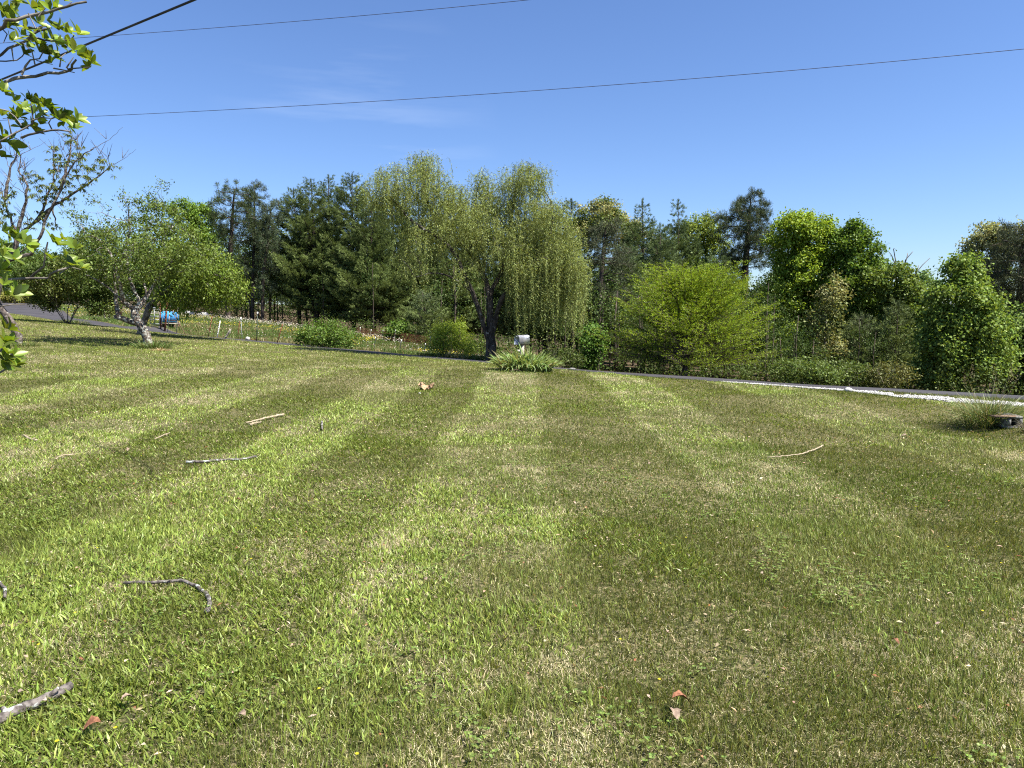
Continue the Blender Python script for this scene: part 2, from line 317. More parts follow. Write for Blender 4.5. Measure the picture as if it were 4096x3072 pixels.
# lane: a raised asphalt ribbon
def smooth_poly(p, n):
    t = np.linspace(0, 1, len(p)); tt = np.linspace(0, 1, n)
    q = np.stack([np.interp(tt, t, p[:, k]) for k in range(3)], 1)
    for _ in range(6): q[1:-1] = (q[:-2] + 2 * q[1:-1] + q[2:]) / 4
    return q
def ribbon(name, A, B, rise, depth, mat, across=7):
    n = len(A); t = np.linspace(0, 1, across)
    G = A[:, None] * (1 - t)[None, :, None] + B[:, None] * t[None, :, None]
    G[..., 2] = H(G[..., 0], G[..., 1])
    zl = G[..., 2].mean(1, keepdims=True); G[..., 2] = np.maximum(G[..., 2], 0) * 0 + G[..., 2] + rise + 0.3 * rise * (1 - (2 * t[None] - 1) ** 2)
    lowA = G[:, :1].copy(); lowA[..., 2] -= rise + depth; lowB = G[:, -1:].copy(); lowB[..., 2] -= rise + depth
    lowA[..., :2] += (G[:, :1] - G[:, 1:2])[..., :2] * 0.04; lowB[..., :2] += (G[:, -1:] - G[:, -2:-1])[..., :2] * 0.04
    F = np.concatenate([lowA, G, lowB], 1); k = F.shape[1]; ii = np.arange(n * k).reshape(n, k)
    q = np.stack([ii[:-1, :-1], ii[1:, :-1], ii[1:, 1:], ii[:-1, 1:]], -1).reshape(-1, 4)
    o = build(name, F.reshape(-1, 3), q, None, mat, smooth=False); return o
nw, fw = smooth_poly(near_w, 150), smooth_poly(far_w, 150)
road = ribbon('road', nw, fw, 0.015, 0.08, M['asphalt']); tag(road, kind='structure')

# ------------------------------------------------------------------ grass
def jitter_col(base, n, amt=0.18, hue=0.08):
    b = np.asarray(base, float); b = np.broadcast_to(b, (n, 3)).copy()
    b *= (1 + amt * RNG.standard_normal((n, 1))).clip(0.45, 1.7); b *= (1 + hue * RNG.standard_normal((n, 3))).clip(0.6, 1.5)
    return b.clip(0.004, 0.9)
def blades(g, x, y, h, w, lean_dir, lean, col, bend=0.5, tri=False, z=None):
    n = len(x); z = H(x, y) - 0.004 if z is None else z
    base = np.stack([x, y, z], 1)
    ld = np.stack([np.cos(lean_dir), np.sin(lean_dir), np.zeros(n)], 1)
    yaw = RNG.random(n) * np.pi * 2; sd = np.stack([np.cos(yaw), np.sin(yaw), np.zeros(n)], 1) * (w / 2)[:, None]
    up = np.array((0, 0, 1.0))
    l1 = lean * (1 - bend); l2 = np.minimum(lean * (1 + bend * 0.6), 1.65)
    d1 = ld * np.sin(l1)[:, None] + up * np.cos(l1)[:, None]; d2 = ld * np.sin(l2)[:, None] + up * np.cos(l2)[:, None]
    m = base + d1 * (h * 0.5)[:, None]; t = m + d2 * (h * 0.5)[:, None]
    if tri:
        V = np.stack([base - sd * .6, base + sd * .6, m + sd, t, m - sd], 1).reshape(-1, 3)
        i = np.arange(n)[:, None] * 5
        g.add(V, i + np.array([0, 1, 2, 4]), i + np.array([4, 2, 3]), cq=col, ct=col)
    else:
        V = np.stack([base, m + sd, t, m - sd], 1).reshape(-1, 3); i = np.arange(n)[:, None] * 4
        g.add(V, i + np.arange(4), cq=col)

STRIPES = [-13.3, -11.9, -10.4, -9.0, -7.4, -6.1, -4.7, -3.25, -2.2, -1.0, 0.30, 1.75, 3.0, 4.6, 6.1, 7.6, 9.1, 10.5, 12.0]   # first interval dark, then alternating
def stripe(x, y):
    s = x - 0.0155 * y + (vnoise(x, y, 1.2, 31, 3) - 0.5) * 0.22
    k = np.searchsorted(STRIPES, s); sg = np.where(k % 2 == 0, 1.0, -1.0)
    e = np.array(STRIPES); d = np.min(np.abs(s[:, None] - e[None]), 1) if len(s) < 400000 else np.concatenate([np.min(np.abs(q[:, None] - e[None]), 1) for q in np.array_split(s, 8)])
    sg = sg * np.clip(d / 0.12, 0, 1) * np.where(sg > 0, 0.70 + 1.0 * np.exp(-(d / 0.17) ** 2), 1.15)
    return sg
def lawn_end(x): return np.interp(x, [-12, -10, -7.5, -3, 2, 5], [12.3, 14, 17.8, 19.2, 19.8, 30])
def lawn(g, y0, y1, dens, wmul, seed, tri):
    A = (y1 - y0) * 2 * (0.76 * y1 + 1.5); n = int(A * dens)
    x = (RNG.random(n) * 2 - 1) * (0.76 * y1 + 1.5); y = y0 + RNG.random(n) * (y1 - y0)
    a = x / y
    clump = vnoise(x, y, 0.10, 3, 2)
    keep = (np.abs(x) < 0.76 * y + 1.2) & (y < y_gl(a)) & (clump > 0.30 * RNG.random(n) + 0.08)
    x, y = x[keep], y[keep]; n = len(x); a = x / y
    sg = stripe(x, y) * np.clip((lawn_end(x) + (vnoise(x, y, 2, 77) - .5) * 1.0 - y) / 0.5, 0, 1)
    per = y > lawn_end(x) + (vnoise(x, y, 2, 77) - .5) * 1.0
    dry = vnoise(x, y, 1.3, 11) * 0.55 + vnoise(x, y, 0.28, 12) * 0.45
    # road-parallel lighter mowing lines in the outer laps
    lap = (y_near(a) - y)
    lapw = np.where(per, 0.5 + 0.5 * np.sin(lap * 2.6), 0.5)
    dry = dry + np.where(per, -0.02 + 0.12 * (lapw - 0.5), 0) + np.where((np.abs(y - lawn_end(x) - 0.4) < 0.5) & (x < 3), 0.12, 0)
    broad_f = vnoise(x, y, 0.9, 21) * 0.6 + vnoise(x, y, 3.5, 22) * 0.4 + np.clip((-x) / 9, -0.2, 0.16) * (y < 9) + (0.02 if y1 < 6 else 0)
    r = RNG.random(n)
    straw = r < np.clip(0.20 + (dry - 0.45) * 2.2, 0.08, 0.80) * (1.0 + 0.12 * sg)
    broad = (~straw) & (RNG.random(n) < np.clip((broad_f - 0.47) * 4.0, 0.02, 0.75))
    fine = ~(straw | broad)
    tuft = vnoise(x, y, 0.35, 41)
    h = np.where(fine, 0.050, np.where(broad, 0.052, 0.045)) * (0.45 + 1.0 * RNG.random(n)) * (0.50 + 0.85 * tuft)
    w = np.where(fine, 0.0028, np.where(broad, 0.0075, 0.0022)) * (0.75 + 0.5 * RNG.random(n)) * np.where(broad, min(wmul, 1 + (wmul - 1) * 0.5), wmul)
    # mowing: bright stripes lie away from the camera, dark ones towards it
    toward = np.where(sg > 0, np.pi / 2, -np.pi / 2)
    sg = sg * np.interp(y, [2.0, 5.0, 12.0], [.42, .72, .98]) * (0.80 + 0.5 * vnoise(x, y, 2.6, 33, 2)); ps = np.abs(sg)   # stripe lean and painted tint both weaken towards the camera
    rnd = RNG.random(n) * 2 * np.pi
    lx = np.cos(toward) * ps * 0.8 + np.cos(rnd); ly = np.sin(toward) * ps * 0.8 + np.sin(rnd)
    ld = np.arctan2(ly, lx)
    lean = np.where(fine, 0.35, np.where(broad, 0.62, 1.2)) + 0.32 * RNG.standard_normal(n) + 0.24 * ps
    lean = np.clip(lean, 0.05, 1.5)
    cf = jitter_col((0.150, 0.180, 0.040), n, 0.42, 0.07); cb = jitter_col((0.205, 0.262, 0.050), n, 0.30, 0.06); cs = jitter_col((0.50, 0.44, 0.27), n, 0.34, 0.04)
    col = np.where(fine[:, None], cf, np.where(broad[:, None], cb, cs))
    bl = vnoise(x, y, 2.2, 55)[:, None]
    col = np.where(fine[:, None], col * (1 + (bl - 0.5) * np.array([0.5, 0.1, 1.1])), col)
    pc = per[:, None] & (~straw)[:, None]
    col = np.where(pc, col * np.array([1.10, 1.06, 1.1]), col)
    col = col * (1 + 0.10 * np.clip(sg, -1.2, 1.7))[:, None]   # mowing sheen painted into blade colour: bright stripes lighter, dark ones darker
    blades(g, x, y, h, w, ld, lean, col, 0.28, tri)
GRAVEL_IN = [(5600, 1725, 8.3), (4700, 1660, 10.6), (4096, 1622, 12.35), (3901, 1607, 12.9), (3657, 1591, 13.7), (3413, 1562, 15.1), (3196, 1547, 16.05), (2830, 1519, 18.1)]
GRAVEL_OUT = [(5600, 1710, 8.6), (4700, 1645, 11.0), (4096, 1607, 12.9), (3901, 1592, 13.55), (3657, 1573, 14.6), (3413, 1553, 15.7), (3196, 1541, 16.5), (2830, 1517, 18.3)]
gi = np.array([P(*t) for t in GRAVEL_IN]); go = np.array([P(*t) for t in GRAVEL_OUT])
def y_gi(a): return np.interp(a, az(gi)[::-1], gi[::-1, 1])
def y_go(a): return np.interp(a, az(go)[::-1], go[::-1, 1])
def y_gl(a): return np.where(a > az(gi)[-1], y_gi(a), y_near(a) - 0.10)

g = Geo()
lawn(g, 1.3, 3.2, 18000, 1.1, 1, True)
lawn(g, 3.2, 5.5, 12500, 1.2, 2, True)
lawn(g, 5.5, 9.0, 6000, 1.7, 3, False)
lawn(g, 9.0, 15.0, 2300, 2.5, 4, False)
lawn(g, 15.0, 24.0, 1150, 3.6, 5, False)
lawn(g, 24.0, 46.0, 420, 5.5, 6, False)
# green strip between gravel and lane
n = 9000; aa = 0.28 + RNG.random(n) * 0.9; t = RNG.random(n); yy = y_go(aa) * (1 - t) + (y_near(aa) - 0.08) * t; k = (y_near(aa) - y_go(aa)) > 0.25
blades(g, (aa * yy)[k], yy[k], (0.04 + 0.05 * RNG.random(n))[k], (0.006 + 0.004 * RNG.random(n))[k], (RNG.random(n) * 6.28)[k], (0.2 + 0.7 * RNG.random(n))[k], jitter_col((0.14, 0.16, 0.05), n, 0.3)[k])
# small clover leaves and dry scraps between the blades
def _scat(n, y1):
    y = np.sqrt(1.3 ** 2 + RNG.random(n) * (y1 ** 2 - 1.3 ** 2)); x = (RNG.random(n) * 2 - 1) * .76 * y; return x, y
x, y = _scat(24000, 7.5); k = (vnoise(x, y, 0.6, 311) > .66) & (vnoise(x, y, .12, 302, 2) > .45); x, y = x[k], y[k]; n = len(x)
for j in range(3):
    an = RNG.random(n) * .6 + j * 2.09; d = np.stack([np.cos(an), np.sin(an), .15 + 0 * an], 1)
    g.leaves(np.stack([x, y, H(x, y) + .028 + .018 * vnoise(x, y, .03, 303, 1)], 1), d, np.tile((0, 0, 1.), (n, 1)) + RNG.standard_normal((n, 3)) * .25, .013, .012, jitter_col((0.15, 0.21, 0.05), n, .3), .1)
x, y = _scat(2600, 11); n = len(x); an = RNG.random(n) * 6.28
g.leaves(np.stack([x, y, H(x, y) + .02 + .02 * RNG.random(n)], 1), np.stack([np.cos(an), np.sin(an), .3 * RNG.standard_normal(n)], 1), np.tile((0, 0, 1.), (n, 1)) + RNG.standard_normal((n, 3)) * .5, .012 + .03 * RNG.random(n) ** 2, .008 + .008 * RNG.random(n), np.where(RNG.random((n, 1)) < .3, jitter_col((0.22, 0.10, 0.05), n, .3), jitter_col((0.50, 0.40, 0.27), n, .25)), .3)
x, y = _scat(60, 9); n = len(x)
for j in range(6):
    an = RNG.random(n) * .3 + j * 1.047; g.leaves(np.stack([x, y, H(x, y) + .045], 1), np.stack([np.cos(an), np.sin(an), .2 + 0 * an], 1), np.tile((0, 0, 1.), (n, 1)), .009, .006, (0.60, 0.52, 0.03), .1)
lawn_o = g.make('grass', M['grass']); tag(lawn_o, 'mown lawn grass striped by the mower, patches of dry thatch', 'grass', kind='stuff')

# long grass and flowers of the field beyond the lane
g = Geo(); fl = Geo()
def field_pts(n, y_lo=0.15, extra=2.0):
    a = -0.80 + RNG.random(n) * 0.86; t = RNG.random(n); y0 = y_far(a) + y_lo; y1 = np.minimum(woods_edge(a) + extra, 80)
    y = np.sqrt(y0 ** 2 + t * (y1 ** 2 - y0 ** 2)); x = a * y; k = (y1 > y0)
    return x[k], y[k]
x, y = field_pts(190000); n = len(x)
dry = vnoise(x, y, 1.5, 61); tall = vnoise(x, y, 1.1, 62); edge = np.clip(1 - (y - y_far(x / y)) / 2.0, 0, 1)
st = RNG.random(n) < np.clip(0.12 + (dry - 0.5) * 1.6, 0.03, 0.8)
h = (0.10 + 0.24 * tall * RNG.random(n)) * (1 + 0.25 * edge)
col = np.where(st[:, None], jitter_col((0.34, 0.28, 0.15), n, 0.2), jitter_col((0.10, 0.155, 0.035), n, 0.25))
blades(g, x, y, h, 0.016 + 0.012 * RNG.random(n), RNG.random(n) * 6.28, 0.15 + 0.5 * RNG.random(n), col)
o = g.make('meadow_grass', M['grass']); tag(o, 'unmown field grass with dry stalks beyond the lane', 'grass', kind='stuff')
x, y = field_pts(26000, 0.8, 1.0); n = len(x); a = x / y
yel = vnoise(x, y, 3.0, 71, 2) + 0.35 * (vnoise(x, y, 0.8, 72, 2) - 0.5)
k = (yel > 0.57) & (RNG.random(n) < 0.40); x1, y1 = x[k], y[k]; n = len(x1)
d = norm(RNG.standard_normal((n, 3)) * (1, 1, 0.25)); z = H(x1, y1) + 0.14 + 0.14 * RNG.random(n)
fl.leaves(np.stack([x1, y1, z], 1), d, np.tile((0, -.5, 1.0), (n, 1)), 0.05, 0.05, jitter_col((0.50, 0.42, 0.05), n, 0.1, 0.05))
rid = (woods_edge(a) - y < 3.2) & (x < -6) & (RNG.random(len(x)) < 0.4); x2 = x[rid]; y2 = y[rid]; n = len(x2)
z = H(x2, y2) + 0.14 + 0.20 * RNG.random(n)
fl.leaves(np.stack([x2, y2, z], 1), norm(RNG.standard_normal((n, 3)) * (1, 1, 0.3)), np.tile((0, -.7, 1.0), (n, 1)), 0.06, 0.06, jitter_col((0.42, 0.38, 0.31), n, 0.15, 0.04))
rest = (~k) & (~rid) & (RNG.random(len(x)) < 0.025); x2 = x[rest]; y2 = y[rest]; n = len(x2)
fl.leaves(np.stack([x2, y2, H(x2, y2) + 0.22], 1), norm(RNG.standard_normal((n, 3)) * (1, 1, 0.3)), np.tile((0, -.7, 1.0), (n, 1)), 0.05, 0.05, jitter_col((0.55, 0.50, 0.46), n, 0.15, 0.04))
o = fl.make('wildflowers', M['flower']); tag(o, 'yellow buttercups and pale seed heads scattered over the field', 'flowers', kind='stuff')

# white gravel shoulder
g = Geo(); n = 16000
aa = np.interp(RNG.random(n), [0, .15, 1], [0.285, 0.40, 1.15]); t = RNG.random(n) * 1.25 - .12; yy = y_gi(aa) * (1 - t) + y_go(aa) * t; xx = aa * yy; _k = vnoise(xx, yy, .5, 88, 2) > np.where((t < .1) | (t > .9), .52, .22); xx, yy = xx[_k], yy[_k]; n = len(xx)
s = 0.009 + 0.020 * RNG.random(n) ** 2; oc = np.array([(1, 0, 0), (-1, 0, 0), (0, 1, 0), (0, -1, 0), (0, 0, 1), (0, 0, -1)], float)
V = oc[None] * (0.7 + 0.6 * RNG.random((n, 6, 1))) * s[:, None, None] * (1, 1, .75); ang = RNG.random(n) * 3; cs, sn = np.cos(ang), np.sin(ang)
Vx = V[..., 0] * cs[:, None] - V[..., 1] * sn[:, None]; Vy = V[..., 0] * sn[:, None] + V[..., 1] * cs[:, None]
V = np.stack([Vx + xx[:, None], Vy + yy[:, None], V[..., 2] + (H(xx, yy) + 0.003 + 0.018 * RNG.random(n))[:, None]], -1)
f8 = np.array([(0, 2, 4), (2, 1, 4), (1, 3, 4), (3, 0, 4), (2, 0, 5), (1, 2, 5), (3, 1, 5), (0, 3, 5)])
T = (np.arange(n)[:, None, None] * 6 + f8[None]).reshape(-1, 3)
o = build('gravel', V.reshape(-1, 3), None, T, M['stone']); tag(o, 'loose white gravel strip along the lawn edge of the lane', 'gravel', kind='stuff')
o = ribbon('gravel_bed', smooth_poly(gi, 60), smooth_poly(go, 60), -0.012, 0.04, M['grit'], 4); tag(o, kind='structure')

# ------------------------------------------------------------------ trees
def resample(p, step):
    p = np.asarray(p, float); d = np.r_[0, np.cumsum(np.linalg.norm(np.diff(p, axis=0), axis=1))]
    n = max(2, int(d[-1] / step) + 1); t = np.linspace(0, d[-1], n)
    return np.stack([np.interp(t, d, p[:, k]) for k in range(3)], 1)
def colonize(chains, A, step=0.25, infl=1.5, kill=0.4, iters=90, bias=(0, 0, 0.1), noise=0.12, rng=RNG):
    pos, par, ndir = [], [], []
    for ci, ch in enumerate(chains):
        ch = resample(ch, step)
        if ci == 0: prev = -1
        else:
            pa = np.array(pos); prev = int(np.argmin(((pa - ch[0]) ** 2).sum(1)))
        for q in ch:
            pos.append(q); par.append(prev); prev = len(pos) - 1
    nfix = len(pos); kids = np.zeros(200000, np.int16)
    A = np.asarray(A, float); best = np.full(len(A), 1e9); bi = np.zeros(len(A), int)
    new = list(range(len(pos))); bias = np.array(bias)
    for it in range(iters):
        NP_ = np.array([pos[i] for i in new])
        for s in range(0, len(new), 400):
            d = np.linalg.norm(A[:, None] - NP_[None, s:s + 400], axis=2); m = d.argmin(1); dm = d[np.arange(len(A)), m]
            u = dm < best; best[u] = dm[u]; bi[u] = np.array(new)[s + m[u]]
        k = best > kill; A, best, bi = A[k], best[k], bi[k]
        if len(A) == 0: break
        act = best < infl if it > 3 else best < max(infl, np.percentile(best, 20))
        if not act.any():
            infl *= 1.5
            if infl > 12: break
            continue
        nodes = np.unique(bi[act]); new = []
        pa = np.array([pos[i] for i in nodes]); acc = np.zeros((len(nodes), 3)); loc = np.searchsorted(nodes, bi[act])
        np.add.at(acc, loc, norm(A[act] - pa[loc]))
        dd = norm(norm(acc) + bias + noise * rng.standard_normal(acc.shape))
        for i, nd in enumerate(nodes):
            if kids[nd] >= 3: continue
            kids[nd] += 1; pos.append(pos[nd] + dd[i] * step); par.append(int(nd)); new.append(len(pos) - 1)
        if not new: break
    pos = np.array(pos); par = np.array(par)
    return pos, par, nfix
def radii(pos, par, tip, rbase, p=2.2):
    n = len(pos); acc = np.zeros(n)
    for i in range(n - 1, -1, -1):
        if acc[i] == 0: acc[i] = tip ** p
        if par[i] >= 0: acc[par[i]] += acc[i]
    r = acc ** (1 / p); m = r.max(); lr = np.log(r / tip) / max(np.log(m / tip), 1e-6)
    return tip * (rbase / tip) ** lr, acc / tip ** p
def skeleton(g, pos, par, r, kmin=3, kmax=8, rmin=0.0, wob=0.05):
    n = len(pos); ch = [[] for _ in range(n)]
    for i in range(n):
        if par[i] >= 0: ch[par[i]].append(i)
    stack = [0]
    roots = [(0, None)]
    while roots:
        i, pr = roots.pop(); pts = [] if pr is None else [pos[pr]]; rr = [] if pr is None else [min(r[i] * 1.15, r[pr])]
        while True:
            pts.append(pos[i]); rr.append(r[i]); c_ = ch[i]
            if not c_: break
            m = max(c_, key=lambda q: r[q])
            for q in c_:
                if q != m: roots.append((q, i))
            i = m
        if len(pts) > 1 and rr[min(1, len(rr) - 1)] >= rmin:
            R0 = max(rr); k = int(np.clip(3 + R0 * 45, kmin, kmax)); g.tube(pts, rr, k, cap=False, wob=wob if R0 > 0.03 else 0)
def ell(n, cu, cv, y, ru, rv, ry=None, clump=0, shell=0.0):
    """points in an ellipsoid given in photo pixels and metres of depth"""
    c0 = P(cu, cv, y); s = PX(y); lump = RNG.random(3) * 50; R = np.array((ru * s, (ru * s if ry is None else ry), rv * s))
    d = norm(RNG.standard_normal((n, 3))); rad = (shell + (1 - shell) * RNG.random((n, 1))) ** (1 / 3)
    pts = d * rad * (0.84 + 0.42 * vnoise(d[:, 0] * 2.2 + d[:, 1] * 1.3 + lump[0], d[:, 2] * 2.2 + lump[1], 1.0, 19, 2))[:, None]
    if clump:
        clump = max(3, min(clump, n // 5)); cc = pts[:clump]; pick = RNG.integers(0, clump, n); pts = cc[pick] + 0.16 * RNG.standard_normal((n, 3))
    return c0 + pts * R
def leafcloud(g, pos, w, per, sig, L, W, col, droop=0.25, upb=0.8, amt=0.15, hue=0.05, flat=0.8, colvar=None):
    """leaves scattered round the twig nodes"""
    n = len(pos) * per; off = RNG.standard_normal((n, 3)) * np.array((sig, sig, sig * flat)); p = np.repeat(pos, per, 0) + off
    d = RNG.standard_normal((n, 3)); d[:, 2] -= droop * 1.5; up = RNG.standard_normal((n, 3)) * 0.55 + norm(off) * 0.7 + (0, 0, upb)
    cc = jitter_col(col, n, amt, hue)
    if colvar is not None:
        m = np.repeat(vnoise(pos[:, 0] + pos[:, 1], pos[:, 2], 0.9, 17) < 0.32 + 0.45 * colvar[0], per); cc[m] = jitter_col(colvar[1], int(m.sum()), amt, hue)
    cl = np.repeat(1 + 0.16 * RNG.standard_normal((len(pos), 1)), per, 0); cc = (cc * cl.clip(0.6, 1.5)).clip(0.004, 0.9)
    g.leaves(p, d, up, L * (0.7 + 0.6 * RNG.random(n)), W * (0.7 + 0.6 * RNG.random(n)), cc, 0.12, 0.12)
def tuftcloud(g, pos, dirs, per, sig, L, W, col, amt=0.22, spread=0.8, hue=0.07):
    n = len(pos) * per; p = np.repeat(pos, per, 0) + RNG.standard_normal((n, 3)) * sig
    d = np.repeat(norm(dirs), per, 0) + spread * norm(RNG.standard_normal((n, 3)))
    cl = np.repeat(1 + 0.14 * RNG.standard_normal((len(pos), 1)), per, 0)
    g.needles(p, d, L * (0.7 + 0.6 * RNG.random(n)), W, (jitter_col(col, n, amt, hue) * cl.clip(0.6, 1.5)).clip(0.004, 0.9))

def ctree(name, label, cat, chains, A, rbase, leaf, bark, group=None, step=0.25, infl=1.6, kill=0.38, tip=0.006, bias=(0, 0, 0.12),
          needle=None, wmax=3, iters=90, fol='crown', twigs=True, leafm='leaf', noise=0.12):
    chains = [np.asarray(ch, float) for ch in chains]
    base = chains[0][0].copy(); base[2] = float(H(base[0], base[1])); chains[0][0][2] = base[2] - 0.12
    pos, par, nf = colonize(chains, A, step, infl, kill, iters, bias, noise)
    r, wgt = radii(pos, par, tip, rbase)
    t = thing(name, base, label, cat, group)
    g = Geo(); skeleton(g, pos, par, r, rmin=tip * 0.5); g.make('trunk', bark, t, smooth=True, colored=False)
    sel = np.nonzero((wgt <= wmax) & (np.arange(len(pos)) >= nf))[0]
    g = Geo(); ctr = A.mean(0); lp = np.concatenate([pos[sel], A]); dr = np.concatenate([(pos[sel] - pos[par[sel]]) / step, 0.6 * norm(A - ctr)])
    if needle: tuftcloud(g, lp, dr + (0, 0, 0.6), **needle)
    else: leafcloud(g, lp, None, **leaf)
    g.make(fol, M['needle'] if needle else M[leafm], t)
    return t
def copy_thing(o, loc, rz, s, label=None, group=None):
    c_ = o.copy(); COL.objects.link(c_); c_.location = [float(q) for q in loc]; c_.rotation_euler = (0, 0, rz); c_.scale = s if hasattr(s, '__len__') else (s, s, s)
    if label: c_['label'] = label
    if group: c_['group'] = group
    elif 'group' in c_: del c_['group']
    for ch in o.children:
        d = ch.copy(); COL.objects.link(d); d.parent = c_
    return c_

# ---- white pines: whorled limbs carrying flat plumes of needles
def white_pine(name, label, base, height, halfw, cbase, seed, col=(0.060, 0.080, 0.026), group=None, top_open=0.12, dens=1.0, bare_top=False, tipcol=(0.105, 0.135, 0.042)):
    rg = np.random.default_rng(seed); t = thing(name, base, label, 'pine tree', group)
    b = np.array(base, float); g = Geo(); f = Geo()
    lean = rg.standard_normal(2) * 0.012 * height; hs = np.linspace(-0.15, height, 16)
    trunk = np.stack([b[0] + lean[0] * (hs / height) ** 2, b[1] + lean[1] * (hs / height) ** 2, b[2] + hs], 1); R0 = 0.013 * height + 0.04
    g.tube(trunk, R0 * (1 - hs.clip(0) / height * 0.93), 7, False, wob=0.05)
    tp, td = [], []
    h = cbase; w_i = 0
    while h < height - 0.1:
        rel = (h - cbase) / (height - cbase)
        prof = (min(1, 0.6 + rel * 1.6) * (1 - rel) ** 0.72) * 1.08 + 0.04
        if bare_top and rel > 0.7: prof *= 0.55
        nb = int(rg.integers(6, 9)) if rel < 0.85 else 4
        a0 = rg.random() * 6.28
        for k in range(nb):
            if rg.random() < 0.07: continue
            an = a0 + k * 6.283 / nb + rg.normal() * 0.2; Lb = halfw * prof * (0.72 + 0.5 * rg.random())
            if Lb < 0.12: Lb = 0.12
            el0 = 0.05 + 0.75 * rel + rg.normal() * 0.08; s = np.linspace(0, 1, 7)
            o = np.array([np.interp(h, hs, trunk[:, 0]), np.interp(h, hs, trunk[:, 1]), b[2] + h + rg.normal() * 0.08])
            out = np.array((math.cos(an), math.sin(an), 0)); pts = o + out * (Lb * s)[:, None] * math.cos(el0) + np.array((0, 0, 1)) * (Lb * (s * math.sin(el0) - 0.10 * s * (1 - s) * 4 * (1 - rel) + 0.10 * s ** 3))[:, None]
            g.tube(pts, 0.006 + 0.011 * Lb * (1 - s * 0.8), 3 if Lb < 1.5 else 4, False)
            perp = np.array((-out[1], out[0], 0)); nt = max(2, int(Lb / 0.16))
            for q in np.linspace(0.28, 1.0, nt):
                p0 = np.array([np.interp(q, s, pts[:, c_]) for c_ in range(3)]); tl = 0.46 * Lb * (1.12 - q) + 0.20
                for sd in (-1, 1):
                    dd = norm(out * 0.75 + perp * sd * 0.8 + np.array((0, 0, 0.16 + 0.25 * rg.random())) + rg.normal(size=3) * 0.12)
                    m = max(1, int(tl / 0.13 * dens)); uu = (np.arange(m) + 1.0) / m * tl
                    tp.append(p0 + dd * uu[:, None] + rg.normal(size=(m, 3)) * 0.03); td.append(np.repeat([dd + (0, 0, 0.45)], m, 0))
        h += (0.44 + 0.20 * rg.random()) * (1.0 if rel < 0.75 else 0.85) * (height / 11.0) ** 0.3
    nt_ = 10; top = trunk[-1] - (0, 0, 0.5) + np.array((0, 0, 1)) * np.linspace(0, 0.55, nt_)[:, None]; tp.append(top); td.append(np.tile((0, 0, 1.0), (nt_, 1)))
    tp = np.concatenate(tp); td = np.concatenate(td)
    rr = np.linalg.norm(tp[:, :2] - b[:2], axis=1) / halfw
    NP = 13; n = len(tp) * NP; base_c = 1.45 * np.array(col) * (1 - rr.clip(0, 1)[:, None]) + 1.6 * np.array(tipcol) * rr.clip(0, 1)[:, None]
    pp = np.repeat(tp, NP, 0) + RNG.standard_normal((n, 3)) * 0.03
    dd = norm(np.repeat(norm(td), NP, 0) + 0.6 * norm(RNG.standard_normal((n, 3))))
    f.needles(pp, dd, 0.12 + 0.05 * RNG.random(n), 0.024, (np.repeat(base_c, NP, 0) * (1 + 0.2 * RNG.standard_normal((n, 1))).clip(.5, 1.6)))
    g.make('trunk', M['pinebark'], t, smooth=True, colored=False); f.make('crown', M['needle'], t)
    return t
def top_h(u, v, y):
    p = P(u, v, y); z0 = float(H(p[0], p[1])); return np.array((p[0], p[1], z0)), p[2] - z0
# ---------------- pines of the wood
white_specs = [  # top u, v, distance, crown half width m, crown base m, label
    (1182, 760, 53.0, 2.6, 2.4, "white pine at the left end of the dense pine stand, top browned"),
    (1253, 724, 51.0, 2.9, 1.5, "tall white pine with a pointed top at the left of the dense stand"),
    (1305, 703, 54.0, 2.3, 1.6, "tallest pointed white pine top, second from the left in the dense stand"),
    (1402, 703, 50.5, 3.1, 1.3, "broad white pine with layered sunlit boughs in the middle of the dense stand"),
    (1480, 800, 48.5, 2.8, 1.2, "white pine with low sweeping boughs right of the dense stand's middle"),
    (1570, 790, 50.0, 3.0, 1.6, "dark white pine just left of the willow's leaning limb"),
    (1668, 780, 52.0, 2.8, 1.8, "white pine behind the left edge of the willow"),
    (1812, 756, 52.0, 2.6, 1.6, "dark pine top showing between the willow's two high tufts"),
    (1929, 745, 54.0, 2.7, 1.6, "pine standing behind the middle of the willow, taller than its neighbours"),
    (2070, 850, 52.0, 2.8, 1.6, "pine hidden behind the right half of the willow"),
    (2284, 802, 47.0, 2.3, 1.6, "slim dark pine rising at the right shoulder of the willow"),
    (2180, 840, 49.0, 2.3, 1.6, "pine glimpsed behind the willow's right curtain of strands"),
]
for i, (u, v, y, hw, cb, lab) in enumerate(white_specs):
    b, h = top_h(u, v, y); white_pine('pine_tree', lab, b, h, hw, cb, 100 + i, group='white pines of the dense stand', col=(0.046, 0.066, 0.022))
PG = 'pines behind the yellow-green tree'
for i, (u, v, y, hw, cb, bt, lab) in enumerate([
    (2582, 799, 44, 2.9, 1.2, True, "grey-green pine with a thin open leader, left of the yellow-green tree"),
    (2725, 803, 45, 2.9, 1.2, True, "grey-green pine with a narrow spire directly above the yellow-green tree"),
    (2500, 990, 40, 2.3, 0.9, False, "short dense grey-green pine left of the yellow-green tree's shoulder"),
    (2650, 900, 42, 2.4, 1.0, False, "rounded grey-green pine between the two spires"),
    (2880, 1010, 41, 2.0, 1.0, False, "low pine peeping over the right shoulder of the yellow-green tree")]):
    b, h = top_h(u, v, y); white_pine('pine_tree', lab, b, h, hw, cb, 140 + i, col=(0.060, 0.088, 0.040), bare_top=bt, group=PG, dens=1.1)
b, h = top_h(1700, 1185, 41.5); white_pine('pine_tree', "small pale pine at the wood's edge left of the willow trunk", b, h, 1.5, 0.6, 151, col=(0.085, 0.11, 0.06))
